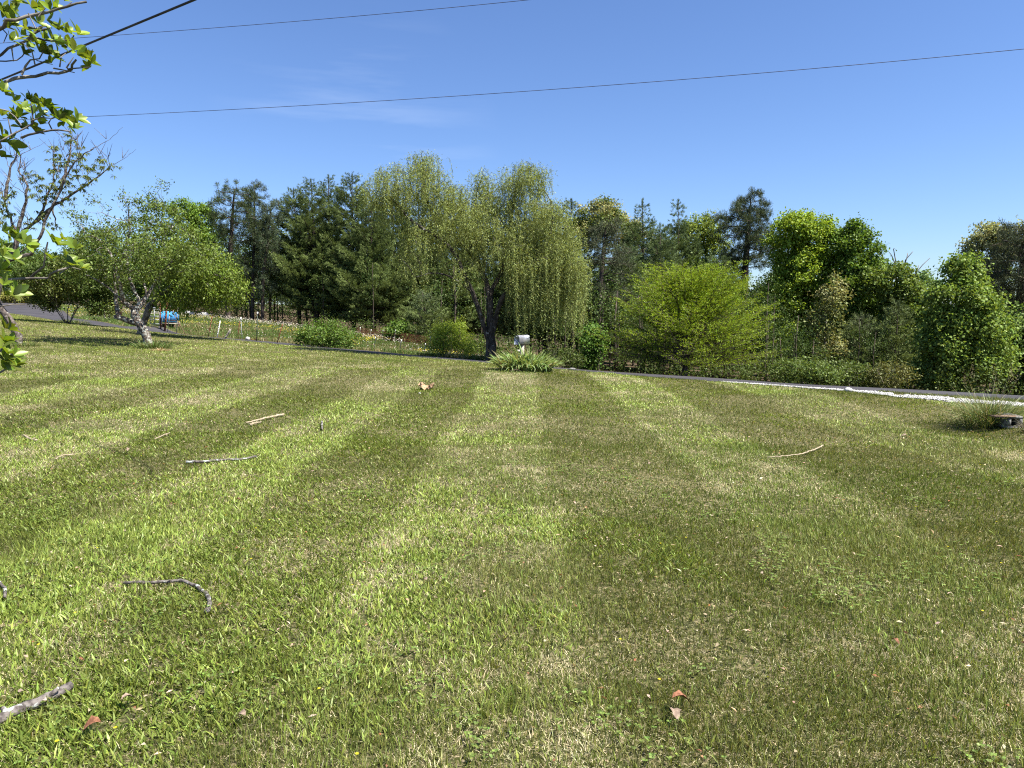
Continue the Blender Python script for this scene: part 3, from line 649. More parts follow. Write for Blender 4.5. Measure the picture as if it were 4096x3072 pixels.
b, h = top_h(3455, 1270, 31.0); white_pine('pine_tree', "low greyish pine in shade between the tan tree and the tall green maple", b, h, 1.35, 0.5, 152, col=(0.06, 0.07, 0.042))
b, h = top_h(3590, 1215, 30.0); white_pine('pine_tree', "small dull green pine beside the low greyish one", b, h, 1.0, 0.5, 153, col=(0.06, 0.078, 0.035))

def pine_round(label, u, vbase_y, blobs, trunk, natt, col, rb=0.17, per=26, clump=40, group=None, brown=None):
    y = vbase_y
    A = np.concatenate([ell(int(natt * w), cu, cv, y, ru, rv, None, clump) for cu, cv, ru, rv, w in blobs])
    ch = [[P(a_, b_, y) for a_, b_ in trunk]]
    nd = dict(per=per, sig=0.075, L=0.15, W=0.026, col=tuple(1.25 * c_ for c_ in col), spread=0.85)
    return ctree('pine_tree', label, 'pine tree', ch, A, rb, None, M['pinebark'], group, step=0.28, infl=2.2, kill=0.30, needle=nd, wmax=2, tip=0.012)
pine_round("dark round-topped pine with a bare trunk, leftmost of the tall pines", 930, 49.5,
           [(938, 800, 80, 62, .3), (900, 890, 75, 70, .25), (960, 930, 95, 80, .3), (880, 1030, 100, 60, .15)], [(912, 1285), (914, 1150), (922, 1000), (930, 860), (938, 760)], 640, (0.045, 0.062, 0.026))
pine_round("thin-topped pine standing right of the dark round-topped one", 1019, 51,
           [(1019, 790, 55, 48, .2), (1020, 900, 60, 70, .3), (1030, 1000, 70, 90, .3), (1000, 1100, 60, 60, .2)], [(1010, 1290), (1012, 1100), (1018, 900), (1019, 755)], 430, (0.058, 0.072, 0.045), rb=0.12)
pine_round("sparse pine with sky showing through, just left of the dense pine stand", 1084, 50,
           [(1084, 860, 50, 48, .3), (1080, 960, 60, 70, .4), (1060, 1110, 70, 80, .3)], [(1050, 1300), (1052, 1100), (1070, 950), (1084, 830)], 380, (0.060, 0.080, 0.045), rb=0.12)
pine_round("tall dome-topped dark pine right of the yellow-green tree", 3000, 44,
           [(3005, 830, 70, 52, .22), (2985, 890, 105, 50, .22), (2960, 960, 100, 50, .16), (3050, 950, 90, 60, .18), (2990, 1040, 95, 50, .22)],
           [(2975, 1530), (2976, 1300), (2980, 1100), (2990, 950), (3003, 810)], 900, (0.050, 0.066, 0.034), rb=0.2, per=28)
pine_round("thin-crowned pine with a bare forked trunk right of the willow", 2405, 37,
           [(2425, 930, 60, 60, .25), (2390, 1020, 85, 60, .25), (2460, 1060, 80, 70, .2), (2380, 1160, 80, 50, .15), (2470, 1190, 70, 50, .15)],
           [(2390, 1490), (2394, 1300), (2402, 1150), (2412, 1000), (2427, 880)], 480, (0.060, 0.070, 0.040), rb=0.13, per=20)
pine_round("dark pine cut off by the right edge of the picture", 4090, 33,
           [(4090, 970, 120, 75, .3), (4070, 1100, 140, 90, .35), (4120, 1240, 110, 70, .25), (4060, 1330, 90, 50, .2)],
           [(4075, 1600), (4070, 1400), (4080, 1200), (4095, 960)], 820, (0.045, 0.055, 0.032), rb=0.18)
pine_round("scraggly pine with half-bare limbs behind the bright green maple's left side", 3120, 40,
           [(3130, 1010, 60, 50, .3), (3120, 1150, 75, 60, .35), (3160, 1270, 90, 60, .35)],
           [(3110, 1540), (3112, 1300), (3120, 1100), (3130, 960)], 300, (0.065, 0.078, 0.042), rb=0.1, per=18)

def broad(label, base, trunk, blobs, natt, leafc, y, rb=0.13, per=9, L=0.15, W=0.11, sig=0.16, clump=45, cat='tree', name='leafy_tree', bark='bark', group=None,
          step=0.28, infl=2.0, kill=0.30, wmax=3, colvar=None, shell=0.25, bias=(0, 0, .15), yb=None, amt=0.22):
    A = np.concatenate([ell(int(natt * w), cu, cv, y, ru, rv, None, clump, shell) for cu, cv, ru, rv, w in blobs])
    ch = [[P(a_, b_, yb or y) if i == 0 else P(a_, b_, y) for i, (a_, b_) in enumerate(trunk)]]
    return ctree(name, label, cat, ch, A, rb, dict(per=int(per * 1.9), sig=sig, L=L * .88, W=W * .88, col=tuple(1.12 * c_ for c_ in leafc), colvar=colvar, amt=0.15), M[bark], group, step=step, infl=infl, kill=kill, wmax=wmax, bias=bias)
broad("bright green young tree between the apple tree and the dark pines", 0, [(760, 1300), (762, 1100), (765, 900)], [(730, 850, 50, 45, .3), (800, 870, 55, 55, .3), (770, 980, 90, 90, .4)], 420, (0.125, 0.20, 0.028), 53, per=10)
broad("cream-blossomed round tree rising behind the bare-trunked pine", 0, [(2410, 1480), (2410, 1200), (2415, 1000)], [(2400, 880, 85, 62, .45), (2480, 930, 70, 60, .3), (2340, 930, 60, 60, .15), (2540, 960, 60, 50, .1)], 620, (0.25, 0.25, 0.11), 46, per=10, L=.16, colvar=(0.25, (0.14, 0.18, 0.05)), bark='greybark')
broad("yellow-green tree top between the spire pine and the dome-topped pine", 0, [(2820, 1520), (2822, 1200), (2825, 1000)], [(2810, 940, 75, 70, .5), (2850, 1050, 70, 90, .3), (2760, 960, 60, 60, .2)], 420, (0.15, 0.20, 0.035), 47, per=9)
broad("tall bright lime-green maple right of the dome-topped pine", 0, [(3160, 1560), (3162, 1380), (3175, 1200), (3180, 1000)],
      [(3176, 920, 75, 75, .2), (3110, 1010, 60, 60, .05), (3250, 960, 80, 75, .2), (3220, 1090, 110, 80, .25), (3150, 1180, 80, 70, .15), (3230, 1250, 80, 65, .15), (3150, 1340, 80, 60, .1)], 1150, (0.18, 0.255, 0.026), 38, rb=0.16, per=11, clump=70)
broad("tall deep-green maple right of the lime-green one", 0, [(3420, 1570), (3420, 1400), (3415, 1200), (3405, 1000)],
      [(3400, 960, 70, 65, .22), (3440, 1060, 85, 70, .25), (3400, 1180, 100, 80, .28), (3480, 1250, 110, 75, .25), (3430, 1360, 100, 60, .12)], 1000, (0.095, 0.158, 0.022), 37, rb=0.15, per=11, clump=60)
broad("dark green tree below the bare dead branches, right of the deep-green maple", 0, [(3590, 1590), (3590, 1420), (3595, 1250), (3600, 1130)],
      [(3570, 1130, 85, 65, .3), (3620, 1220, 80, 75, .3), (3560, 1330, 90, 70, .4)], 700, (0.100, 0.145, 0.026), 34.5, rb=0.12, per=11, clump=50)
broad("pale green tree in the gap where the sky dips lowest", 0, [(3690, 1590), (3690, 1350), (3680, 1200)], [(3680, 1150, 60, 60, .6), (3700, 1250, 70, 60, .4)], 300, (0.12, 0.19, 0.06), 44, per=8)
broad("tan-budded slender tree in front of the lime-green maple", 0, [(3300, 1560), (3300, 1400), (3305, 1250)], [(3330, 1190, 55, 70, .4), (3290, 1300, 50, 60, .35), (3320, 1400, 55, 45, .25)], 300, (0.20, 0.20, 0.08), 29.5, per=5, L=.12, W=.085, sig=.16, rb=.06, colvar=(0.3, (0.14, 0.16, 0.05)), bark='greybark')
broad("large leafy sweetgum nearest the lane at the right, leaves down to the ground", 0, [(3835, 1590), (3838, 1450), (3845, 1250), (3850, 1120)],
      [(3850, 1090, 60, 60, .10), (3830, 1190, 110, 70, .18), (3870, 1290, 125, 70, .22), (3790, 1380, 110, 80, .2), (3900, 1430, 110, 80, .2), (3750, 1500, 100, 55, .1)], 1300, (0.140, 0.205, 0.040), 25.5, rb=0.10, per=9, L=.11, W=.10, sig=.15, clump=110, step=.22, infl=1.6, kill=.26)
broad("cream-flowered tree top behind the dark pine at the right", 0, [(3980, 1590), (3980, 1300), (3985, 1100)], [(3960, 1000, 90, 80, .4), (4050, 950, 100, 65, .3), (3980, 1130, 90, 80, .3)], 640, (0.22, 0.235, 0.11), 38, per=8, colvar=(0.35, (0.13, 0.18, 0.06)), bark='greybark')
broad("dark leafy tree filling the gap right of the large sweetgum", 0, [(4060, 1600), (4060, 1450), (4065, 1350)], [(4050, 1390, 100, 90, .5), (4130, 1330, 100, 90, .3), (4110, 1490, 100, 80, .4)], 560, (0.07, 0.12, 0.025), 28, per=10, L=.13, W=.10, sig=.17, rb=.08)
broad("green tree behind the left apple trees, beyond the lane bend", 0, [(60, 1190), (60, 1080), (60, 1000)], [(40, 1060, 90, 70, .5), (160, 1090, 110, 60, .5)], 500, (0.085, 0.15, 0.035), 66, per=11, L=.22, W=.16, sig=.28, step=.4, infl=3, kill=.5)
broad("green tree seen through the shrub behind the lane bend", 0, [(330, 1230), (330, 1120), (330, 1050)], [(300, 1090, 110, 80, .5), (420, 1110, 100, 70, .5)], 500, (0.075, 0.13, 0.028), 62, per=11, L=.22, W=.16, sig=.28, step=.4, infl=3, kill=.5)
broad("dark green tree behind the blue barrel", 0, [(620, 1270), (620, 1150), (625, 1050)], [(600, 1100, 100, 90, .5), (720, 1130, 90, 80, .5)], 460, (0.07, 0.12, 0.025), 55, per=11, L=.2, W=.15, sig=.25, step=.35, infl=3, kill=.45)

# dead bare branches above the dark green tree
t = thing('dead_tree', on(P(3590, 1500, 36.5)[0], 36.5), "bare dead tree whose forked grey branches poke above the right-hand wood", 'dead tree')
g = Geo(); y = 36.5
g.tube([on(P(3590, 1500, y)[0], y, -0.1), P(3590, 1300, y), P(3585, 1110, y), P(3580, 1075, y)], [.10, .08, .05, .035], 6)
for pl in [[(3583, 1090), (3578, 1050), (3566, 1020), (3556, 1008)], [(3580, 1075), (3582, 1040), (3574, 995), (3580, 993)], [(3578, 1080), (3600, 1058), (3604, 1048)],
           [(3585, 1110), (3612, 1080), (3622, 1040), (3646, 1012), (3652, 1006)], [(3612, 1080), (3628, 1030), (3631, 1012)], [(3590, 1200), (3650, 1110), (3690, 1060), (3720, 1032)], [(3662, 1100), (3676, 1060)]]:
    pts = np.array([P(a_, b_, y + RNG.normal() * .1) for a_, b_ in pl]); g.tube(pts, np.linspace(.032, .014, len(pl)), 5)
g.make('branches', M['greybark'], t, colored=False)

# ---------------- back rows of the wood: slim trees, three kinds copied
protos = []
def slim(kind, u, y):
    x0 = P(u, 1400, y)[0]; z0 = float(H(x0, y)); hh = 7.0
    tr = [(x0, y, z0), (x0 + .1, y, z0 + 2.5), (x0 + .05, y, z0 + 5), (x0, y, z0 + 6.5)]
    def E(n, cx, cz, rx, rz): return np.array((x0 + cx, y, z0 + cz)) + norm(RNG.standard_normal((n, 3))) * RNG.random((n, 1)) ** .33 * np.array((rx, rx, rz))
    A = np.concatenate([E(150, 0, 6.0, 1.7, 1.6), E(110, .5, 4.0, 1.9, 1.2), E(90, -.5, 2.6, 1.7, .9)])
    cols = [(0.065, 0.11, 0.025), (0.05, 0.085, 0.022), (0.10, 0.16, 0.03)]
    return ctree('wood_tree', 'slim leafy tree deep in the wood, in the shade behind the front row', 'tree', [tr], A, 0.09,
                 dict(per=16, sig=.24, L=.15, W=.10, col=cols[kind]), M['bark'], 'shaded back row of the wood', step=.35, infl=2.6, kill=.45)
for k, (u, y) in enumerate([(860, 58), (2250, 52), (3150, 53)]): protos.append(slim(k, u, y))
spots = []
for u in np.arange(-180, 1000, 105): spots.append((u, 64 + RNG.random() * 14 if u > 250 else 84 + RNG.random() * 6))
for u in np.arange(1000, 2150, 70): spots.append((u, 56 + RNG.random() * 14))
for u in np.arange(2150, 4400, 50): spots.append((u, (42 if u < 3000 else 39) + RNG.random() * 16))
for i, (u, y) in enumerate(spots):
    u = u + RNG.normal() * 15; x0 = P(u, 1400, y)[0]
    sc = (0.75 + 0.4 * RNG.random()) * (1.15 if 1000 < u < 2150 else 1.0); zz = 0.62 if 3560 < u < 3800 else 0.72 if u > 3480 else (0.78 if u < 300 else 0.9)
    copy_thing(protos[i % 3], on(x0, y), RNG.random() * 6.28, (sc, sc, sc * zz * (0.9 + .2 * RNG.random())), group='shaded back row of the wood')
# bare dark trunks showing under the crowns
g = Geo(); x0, y0 = P(2290, 1400, 31)[0], 31.0; b = on(x0, y0)
tp = thing('young_tree', b, 'thin dark trunk of a young tree under the canopy at the edge of the wood', 'tree', 'thin young trunks at the edge of the wood')
g.tube([b + (0, 0, -.1), b + (.03, 0, 1.2), b + (-.03, .02, 2.6), b + (.06, 0, 4.2)], [.05, .042, .034, .018], 6, wob=.05); g.make('trunk', M['bark'], tp, colored=False, smooth=True)
g = Geo(); n = 60; pos = b + np.array((0, 0, 3.3)) + RNG.standard_normal((n, 3)) * (.55, .55, .7); leafcloud(g, pos, 8, 1, .2, .15, .11, (0.07, 0.12, 0.025)) if False else leafcloud(g, pos, np.ones(n), 12, .18, .09, .06, (0.05, 0.085, 0.02))
g.make('crown', M['leaf'], tp)
for u in list(RNG.uniform(2180, 2480, 12)) + list(RNG.uniform(2500, 3100, 14)) + list(RNG.uniform(3100, 4080, 16)) + list(RNG.uniform(900, 1950, 20)):
    y = (30 + RNG.random() * 6 if u > 2500 else 31 + RNG.random() * 9) if u > 2100 else woods_edge((u - 2048) / FPX) + 2 + RNG.random() * 7
    if u > 3100: y = 26.5 + RNG.random() * 7
    s = (0.7 + .6 * RNG.random()) * (1 if u < 3100 else .6); x0 = (u - 2048) / FPX * y
    copy_thing(tp, on(x0, y), RNG.random() * 6.28, (s, s, (.8 + .5 * RNG.random()) * (.9 if u < 3100 else .55)), group='thin young trunks at the edge of the wood')

# undergrowth along the foot of the wood
g = Geo(); n = 5200
a = RNG.uniform(-.80, .82, n); y = woods_edge(a) + np.where(a > .3, 3.2, 1.0) + 9 * RNG.random(n) ** 1.4; x = a * y
den = vnoise(x, y, 1.6, 91, 2); k = RNG.random(n) < np.clip((den - .30) * 3, .05, 1) * np.where((a > 0.02) & (a < .32), 0.55, 1.0); x, y, a = x[k], y[k], a[k]
hmax = np.where(a > .3, 1.0, 1.1) * (.4 + 1.1 * vnoise(x, y, 1.3, 92, 2)); z = H(x, y) + hmax * RNG.random(len(x))
cw = vnoise(x, y, 2.5, 93)[:, None]; cols = np.array((0.045, 0.075, 0.018)) * (1 - cw) + np.array((0.085, 0.12, 0.028)) * cw
n = len(x); per = 20; p = np.repeat(np.stack([x, y, z], 1), per, 0) + RNG.standard_normal((n * per, 3)) * .22
g.leaves(p, RNG.standard_normal((n * per, 3)) - (0, 0, .3), RNG.standard_normal((n * per, 3)) * .8 + (0, 0, 1), 0.07 + .05 * RNG.random(n * per), .05 + .03 * RNG.random(n * per), (np.repeat(cols, per, 0) * (1 + .15 * RNG.standard_normal((n * per, 1))).clip(.4, 1.7)))
o = g.make('undergrowth', M['leaf']); tag(o, 'tangled leafy undergrowth along the foot of the wood', 'undergrowth', kind='stuff')
# far-off wood closing the view beyond the back rows
g = Geo(); n = 15000
a = RNG.uniform(-.85, .9, n); y = np.interp(a, [-.85, -.5, 0, .1, .5, .9], [96, 90, 80, 62, 58, 56]) + 10 * RNG.random(n); x = a * y
top = np.interp(a, [-.85, -.5, -.3, 0, .2, .45, .9], [3.0, 4.0, 6.0, 6.5, 5.5, 3.8, 3.0]) + 1.0 * (vnoise(x, y, 5, 95) - .5) * 2
z = H1(x, y) - .3 + top * RNG.random(n) ** .9; per = 9
lim = np.where(a > .2, CAMZ + y * .012, 99); z = np.minimum(z, lim - .6 * RNG.random(n)); p = np.repeat(np.stack([x, y, z], 1), per, 0) + RNG.standard_normal((n * per, 3)).clip(-1.6, 1.6) * .5
cw = np.repeat(vnoise(x, z * 3, 3, 96)[:, None], per, 0)
g.leaves(p, RNG.standard_normal((n * per, 3)) - (0, 0, .3), RNG.standard_normal((n * per, 3)) * .8 + (0, 0, 1), .24, .18, (np.array((0.045, 0.075, 0.018)) * (1 - cw) + np.array((0.09, 0.14, 0.03)) * cw) * (1 + .25 * RNG.standard_normal((n * per, 1))).clip(.4, 1.7))
o = g.make('far_wood', M['leaf']); tag(o, 'dim mass of distant wood glimpsed between the trunks', 'wood', kind='stuff')

# ---------------- shrubs
def shrub(label, u, v, y, blobs, n, col, L, W, per=10, sig=.13, stems=9, cat='shrub', name='shrub', bark='twig', yel=None, needle=False, rb=.025):
    b = P(u, v, y); b[2] = float(H(b[0], y)); chains = [[b - (0, 0, .05), b + (0, 0, .12)]]
    for k in range(stems):
        an = RNG.random() * 6.28; q = b + np.array((math.cos(an) * .12, math.sin(an) * .12, .05)); chains.append([b + (0, 0, .02), q, q + np.array((math.cos(an) * .3, math.sin(an) * .3, .6))])
    A = np.concatenate([ell(int(n * w), cu, cv, y, ru, rv, None, 0, .1) for cu, cv, ru, rv, w in blobs]); A = A[A[:, 2] > H(A[:, 0], A[:, 1]) + .08]
    return ctree(name, label, cat, chains, A, rb, dict(per=per, sig=sig, L=L, W=W, col=col, colvar=yel), M[bark], step=.13, infl=2.5, kill=.17, tip=.004, wmax=3, iters=60)
shrub("round green shrub among the fence posts beyond the lane", 1290, 1392, 31, [(1290, 1345, 95, 45, .5), (1240, 1365, 70, 30, .2), (1360, 1355, 70, 40, .2), (1290, 1300, 70, 30, .1)], 420, (0.105, 0.175, 0.030), .085, .055, 11, .10)
shrub("feathery yellow-green shrub at the lane edge left of the willow trunk", 1800, 1432, 29.2, [(1800, 1345, 60, 55, .4), (1865, 1375, 50, 45, .2), (1750, 1385, 45, 45, .2), (1830, 1310, 30, 30, .1), (1770, 1320, 30, 30, .1)], 360, (0.25, 0.335, 0.045), .11, .024, 15, .14)
shrub("multi-stemmed dark green shrub on the lawn in front of the lane bend", 270, 1292, 33.3, [(270, 1110, 170, 90, .42), (180, 1090, 110, 75, .2), (380, 1120, 120, 85, .28), (400, 1220, 70, 35, .07), (190, 1200, 60, 35, .07)], 1250, (0.075, 0.115, 0.024), .11, .065, 13, .13, 12, 'shrub', 'shrub', 'twig', (0.15, (0.13, 0.16, 0.04)), rb=.05)
shrub("low bushy green shrub on the far side of the lane right of the yellow-green tree", 3210, 1548, 23.5, [(3200, 1480, 110, 40, .6), (3290, 1500, 70, 30, .4)], 420, (0.10, 0.145, 0.035), .085, .05, 10, .1)
shrub("sprawling shrub at the wood's foot below the tan-budded tree", 3400, 1555, 24.5, [(3420, 1500, 90, 45, .6), (3520, 1520, 70, 35, .4)], 300, (0.085, 0.12, 0.03), .085, .05, 9, .1)
shrub("loose reddish-green bush under the low greyish pine", 3560, 1565, 23.5, [(3560, 1500, 80, 55, 1.0)], 220, (0.11, 0.115, 0.035), .08, .045, 7, .11)
shrub("bright maple sapling at the wood's edge right of the willow curtain", 2370, 1480, 27.5, [(2370, 1360, 45, 60, .6), (2350, 1440, 50, 30, .4)], 200, (0.10, 0.19, 0.035), .10, .08, 9, .12)
shrub("small bush tucked under the willow's right-hand curtain", 2250, 1475, 25.8, [(2230, 1430, 60, 32, .6), (2290, 1440, 40, 30, .4)], 220, (0.085, 0.12, 0.03), .07, .045, 9, .09)
shrub("yellowish hedge bush beside the lane at the far left", 90, 1215, 62, [(100, 1190, 80, 22, 1.0)], 260, (0.22, 0.22, 0.05), .16, .11, 12, .2)
shrub("leafy bush in the dark gap below the small pale pine", 1610, 1380, 41, [(1600, 1330, 55, 40, 1.0)], 160, (0.10, 0.17, 0.03), .13, .10, 9, .16)

# ---------------- yellow-green conifer by the lane
def larch():
    y = 24.8; b = P(2735, 1500, y); b[2] = float(H(b[0], y)); t = thing('larch_tree', b, "spreading yellow-green feathery tree on the far verge of the lane", 'tree')
    g, f = Geo(), Geo(); zt = P(2760, 1012, y)[2]; Hh = zt - b[2]
    hs = np.linspace(-.1, Hh * .90, 14); tr = np.stack([b[0] + .22 * (hs / Hh) + .03 * np.sin(hs * 3), np.full(14, y), b[2] + hs], 1); g.tube(tr, np.linspace(.105, .012, 14), 8, False, wob=.06)
    n = 320; tw, td = [], []
    for i in range(n):
        h = Hh * (.15 + .58 * (i + RNG.random()) / n); rel = .15 + (h / Hh - .15) * 1.42; an = RNG.random() * 6.28
        Rm = 3.0 * np.interp(rel, [.15, .3, .45, .6, .75, .85, 1], [.95, 1.04, 1.0, .88, .72, .52, .25]); Lb = Rm * (.62 + .50 * RNG.random() ** 1.3)
        o = np.array([np.interp(h, hs, tr[:, 0]), y, b[2] + h - Lb * .16]); o[2] = max(o[2], b[2] + .5)
        el = np.interp(rel, [.15, .4, .7, 1], [-.04, .25, .62, 1.15]) + RNG.normal() * .12; s = np.linspace(0, 1, 7); out = np.array((math.cos(an), math.sin(an), 0))
        pts = o + out * (Lb * s * math.cos(el))[:, None] + np.array((0, 0, 1)) * (Lb * (s * math.sin(el) + .12 * s ** 2))[:, None] + np.cumsum(RNG.standard_normal((7, 3)) * .02, 0)
        g.tube(pts, np.linspace(.016, .004, 7), 3, False); perp = np.array((-out[1], out[0], 0))
        for q in np.arange(.25, 1.0, .075):
            p0 = np.array([np.interp(q, s, pts[:, c_]) for c_ in range(3)])
            for sd in (-1, 1):
                dd = norm(out * .9 + perp * sd * (.5 + .3 * RNG.random()) + np.array((0, 0, .05 + .3 * RNG.random()))); tl = (.30 + .35 * (1 - q)) * Lb * .42 * (0.7 + .6 * RNG.random()) + .08
                g.tube([p0, p0 + dd * tl], [.004, .002], 3, False)
                if q > .33 or RNG.random() < .5:
                    m = max(2, int(tl / .045)); uu = np.linspace(.15, 1, m) * tl; tw.append(p0 + dd * uu[:, None]); td.append(np.repeat([dd], m, 0))
    tw = np.concatenate(tw); td = np.concatenate(td); n = len(tw)
    k = RNG.random(n) < np.interp(tw[:, 2], [b[2] + .6, b[2] + 1.6, b[2] + 3], [.25, .6, 1.0]); tw, td = tw[k], td[k]; n = len(tw)
    for r_ in range(3):
        d = norm(td * .55 + norm(RNG.standard_normal((n, 3))) * .7 + (0, 0, .15)); f.leaves(tw + RNG.standard_normal((n, 3)) * .012, d, RNG.standard_normal((n, 3)) * .6 + (0, 0, 1), .060 + .03 * RNG.random(n), .018, jitter_col((0.205, 0.290, 0.018), n, .2), 0.05)
    g.make('trunk', M['bark'], t, smooth=True, colored=False); f.make('crown', M['leaf'], t)
larch()

# ---------------- weeping willow
def willow():
    y = 26.2; b = P(1962, 1446, y); b[2] = float(H(b[0], y)); t = thing('willow_tree', b, "large weeping willow behind the mailbox with long hanging strands", 'willow tree')
    def L_(pts, dy): return [P(u, v, y + d) for (u, v), d in zip(pts, dy)]
    chains = [[b - (0, 0, .15), P(1964, 1400, y), P(1962, 1330, y), P(1960, 1230, y), P(1958, 1190, y)],
        L_([(1955, 1370), (1940, 1320), (1915, 1240), (1890, 1170), (1862, 1110), (1840, 1060), (1825, 1020), (1780, 970), (1730, 935), (1700, 918), (1640, 880), (1600, 830), (1560, 790)], [0, -.1, -.2, -.3, -.4, -.5, -.5, -.6, -.7, -.8, -.8, -.8, -.7]),
        L_([(1958, 1190), (1945, 1130), (1920, 1070), (1890, 1020), (1850, 975), (1800, 935), (1760, 890), (1720, 840), (1700, 780), (1695, 700), (1690, 640)], [0, .2, .3, .4, .5, .5, .5, .4, .3, .2, .1]),
        L_([(1960, 1200), (1970, 1150), (1995, 1110), (2015, 1060), (2030, 1000), (2042, 950), (2045, 900), (2050, 840), (2060, 760), (2085, 690)], [0, .2, .4, .5, .6, .6, .6, .5, .4, .3]),
        L_([(1975, 1320), (1990, 1240), (2010, 1190), (2045, 1150), (2085, 1120), (2130, 1060), (2170, 1000), (2200, 930), (2215, 860), (2200, 800)], [0, -.2, -.4, -.5, -.6, -.6, -.5, -.4, -.3, -.2]),
        L_([(2045, 1150), (2120, 1110), (2200, 1090), (2280, 1060), (2310, 1050)], [-.5, -.8, -1.0, -1.1, -1.1]),
        L_([(1890, 1170), (1840, 1130), (1790, 1100), (1730, 1090), (1660, 1110)], [-.3, -.7, -.9, -1.1, -1.2]),
        L_([(1920, 1070), (1900, 950), (1895, 850), (1910, 760), (1935, 680)], [.3, .9, 1.2, 1.2, 1.1]),
        L_([(2030, 1000), (2100, 940), (2160, 900), (2190, 870)], [.6, 1.4, 1.9, 2.1])]
    A = np.concatenate([ell(240, 1660, 730, y - .3, 150, 85, 1.2), ell(150, 1540, 770, y - .6, 100, 70, .9), ell(110, 1690, 640, y, 55, 45, .6), ell(70, 1935, 720, y + .9, 42, 60, .6), ell(230, 2110, 715, y + .2, 100, 60, 1.0),
        ell(260, 2160, 860, y, 115, 90, 1.5), ell(220, 2240, 960, y - .3, 85, 85, 1.5), ell(130, 2305, 1060, y - .8, 42, 50, 1.2), ell(240, 1850, 880, y, 150, 80, 1.7), ell(170, 1740, 940, y - .4, 120, 70, 1.4),
        ell(140, 1650, 1040, y - .8, 75, 45, 1.1), ell(180, 2010, 960, y - .3, 130, 90, 1.7), ell(120, 2150, 1050, y - .9, 120, 50, 1.1), ell(60, 1850, 1060, y - 1, 90, 40, .8), ell(120, 1810, 790, y + .3, 90, 60, 1.2), ell(90, 2020, 800, y + .5, 80, 70, 1.2)])
    pos, par, nf = colonize(chains, A, .24, 1.5, .27, 90, (0, 0, .12), .16)
    r, w = radii(pos, par, .006, .2); g, f = Geo(), Geo(); skeleton(g, pos, par, r, kmax=9, wob=.06)
    sel = np.nonzero((w <= 5) & (np.arange(len(pos)) >= nf - 30))[0]
    # strands hang from the twigs; where they stop varies over the crown
    stl, std = [], []
    for i in sel:
        _ui = 2048 + pos[i][0] / pos[i][1] * FPX
        if _ui < 2030 and pos[i][2] < 4.2 and RNG.random() < .5: continue
        for k in range(3):
            p0 = pos[i] + RNG.standard_normal(3) * (.15, .15, .06); u = 2048 + p0[0] / p0[1] * FPX
            vb = np.interp(u, [1450, 1560, 1640, 1760, 1850, 1950, 2040, 2120, 2240, 2290, 2330, 2370], [960, 1010, 1170, 1200, 1230, 1190, 1380, 1440, 1450, 1440, 1290, 1230]); zb = P(u, vb, p0[1])[2]
            Lm = 0.25 + 1.0 * RNG.random() ** 1.6 + (2.2 * RNG.random() if (u > 2040 and p0[2] < 4.9) else 0); Lm = min(Lm, p0[2] - zb) if p0[2] - zb > .3 else .3
            m = max(4, int(Lm / .14)); d = norm(RNG.standard_normal(3) * (1, 1, 0)) ; s = np.linspace(0, Lm, m)
            out = .22 * (1 - np.exp(-s / .25)) * (0.5 + RNG.random()); pts = p0 + d * out[:, None] - np.array((0, 0, 1)) * (s - .12 * np.exp(-((s - .15) / .12) ** 2))[:, None] + np.cumsum(RNG.standard_normal((m, 3)) * (.012, .012, .004), 0)
            f.tube(pts, .0035, 3, False, col=(.13, .14, .05))
            q = np.arange(.04, Lm, .026 if Lm < 1.5 else .034); lp = np.stack([np.interp(q, s, pts[:, c_]) for c_ in range(3)], 1); stl.append(lp); std.append(np.full(len(lp), RNG.normal()))
    lp = np.concatenate(stl); sd = np.concatenate(std); n = len(lp)
    d = norm(RNG.standard_normal((n, 3)) * (1, 1, .3) - (0, 0, 1.0)); cc = jitter_col((0.225, 0.268, 0.083), n, .13, .04) * (1 + .08 * sd[:, None]).clip(.6, 1.5)
    f.leaves(lp, d, RNG.standard_normal((n, 3)) + (0, 0, .4), .080 + .035 * RNG.random(n), .020, cc, .05)
    wn_ = pos[sel]; _u = 2048 + wn_[:, 0] / wn_[:, 1] * FPX; wn_ = wn_[~((_u < 2030) & (wn_[:, 2] < 4.3) & (RNG.random(len(wn_)) < .8))]; m = 40; q = np.repeat(wn_, m, 0) + RNG.standard_normal((len(wn_) * m, 3)) * (.16, .16, .13) - (0, 0, .10); nq = len(q)
    f.leaves(q, RNG.standard_normal((nq, 3)) * (1, 1, .6) - (0, 0, .7), RNG.standard_normal((nq, 3)) * .6 + (0, 0, .9), .08 + .03 * RNG.random(nq), .022, jitter_col((0.225, 0.268, 0.080), nq, .13, .04), .05)
    g.make('trunk', M['willowbark'], t, smooth=True, colored=False); f.make('crown', M['leaf'], t)
willow()

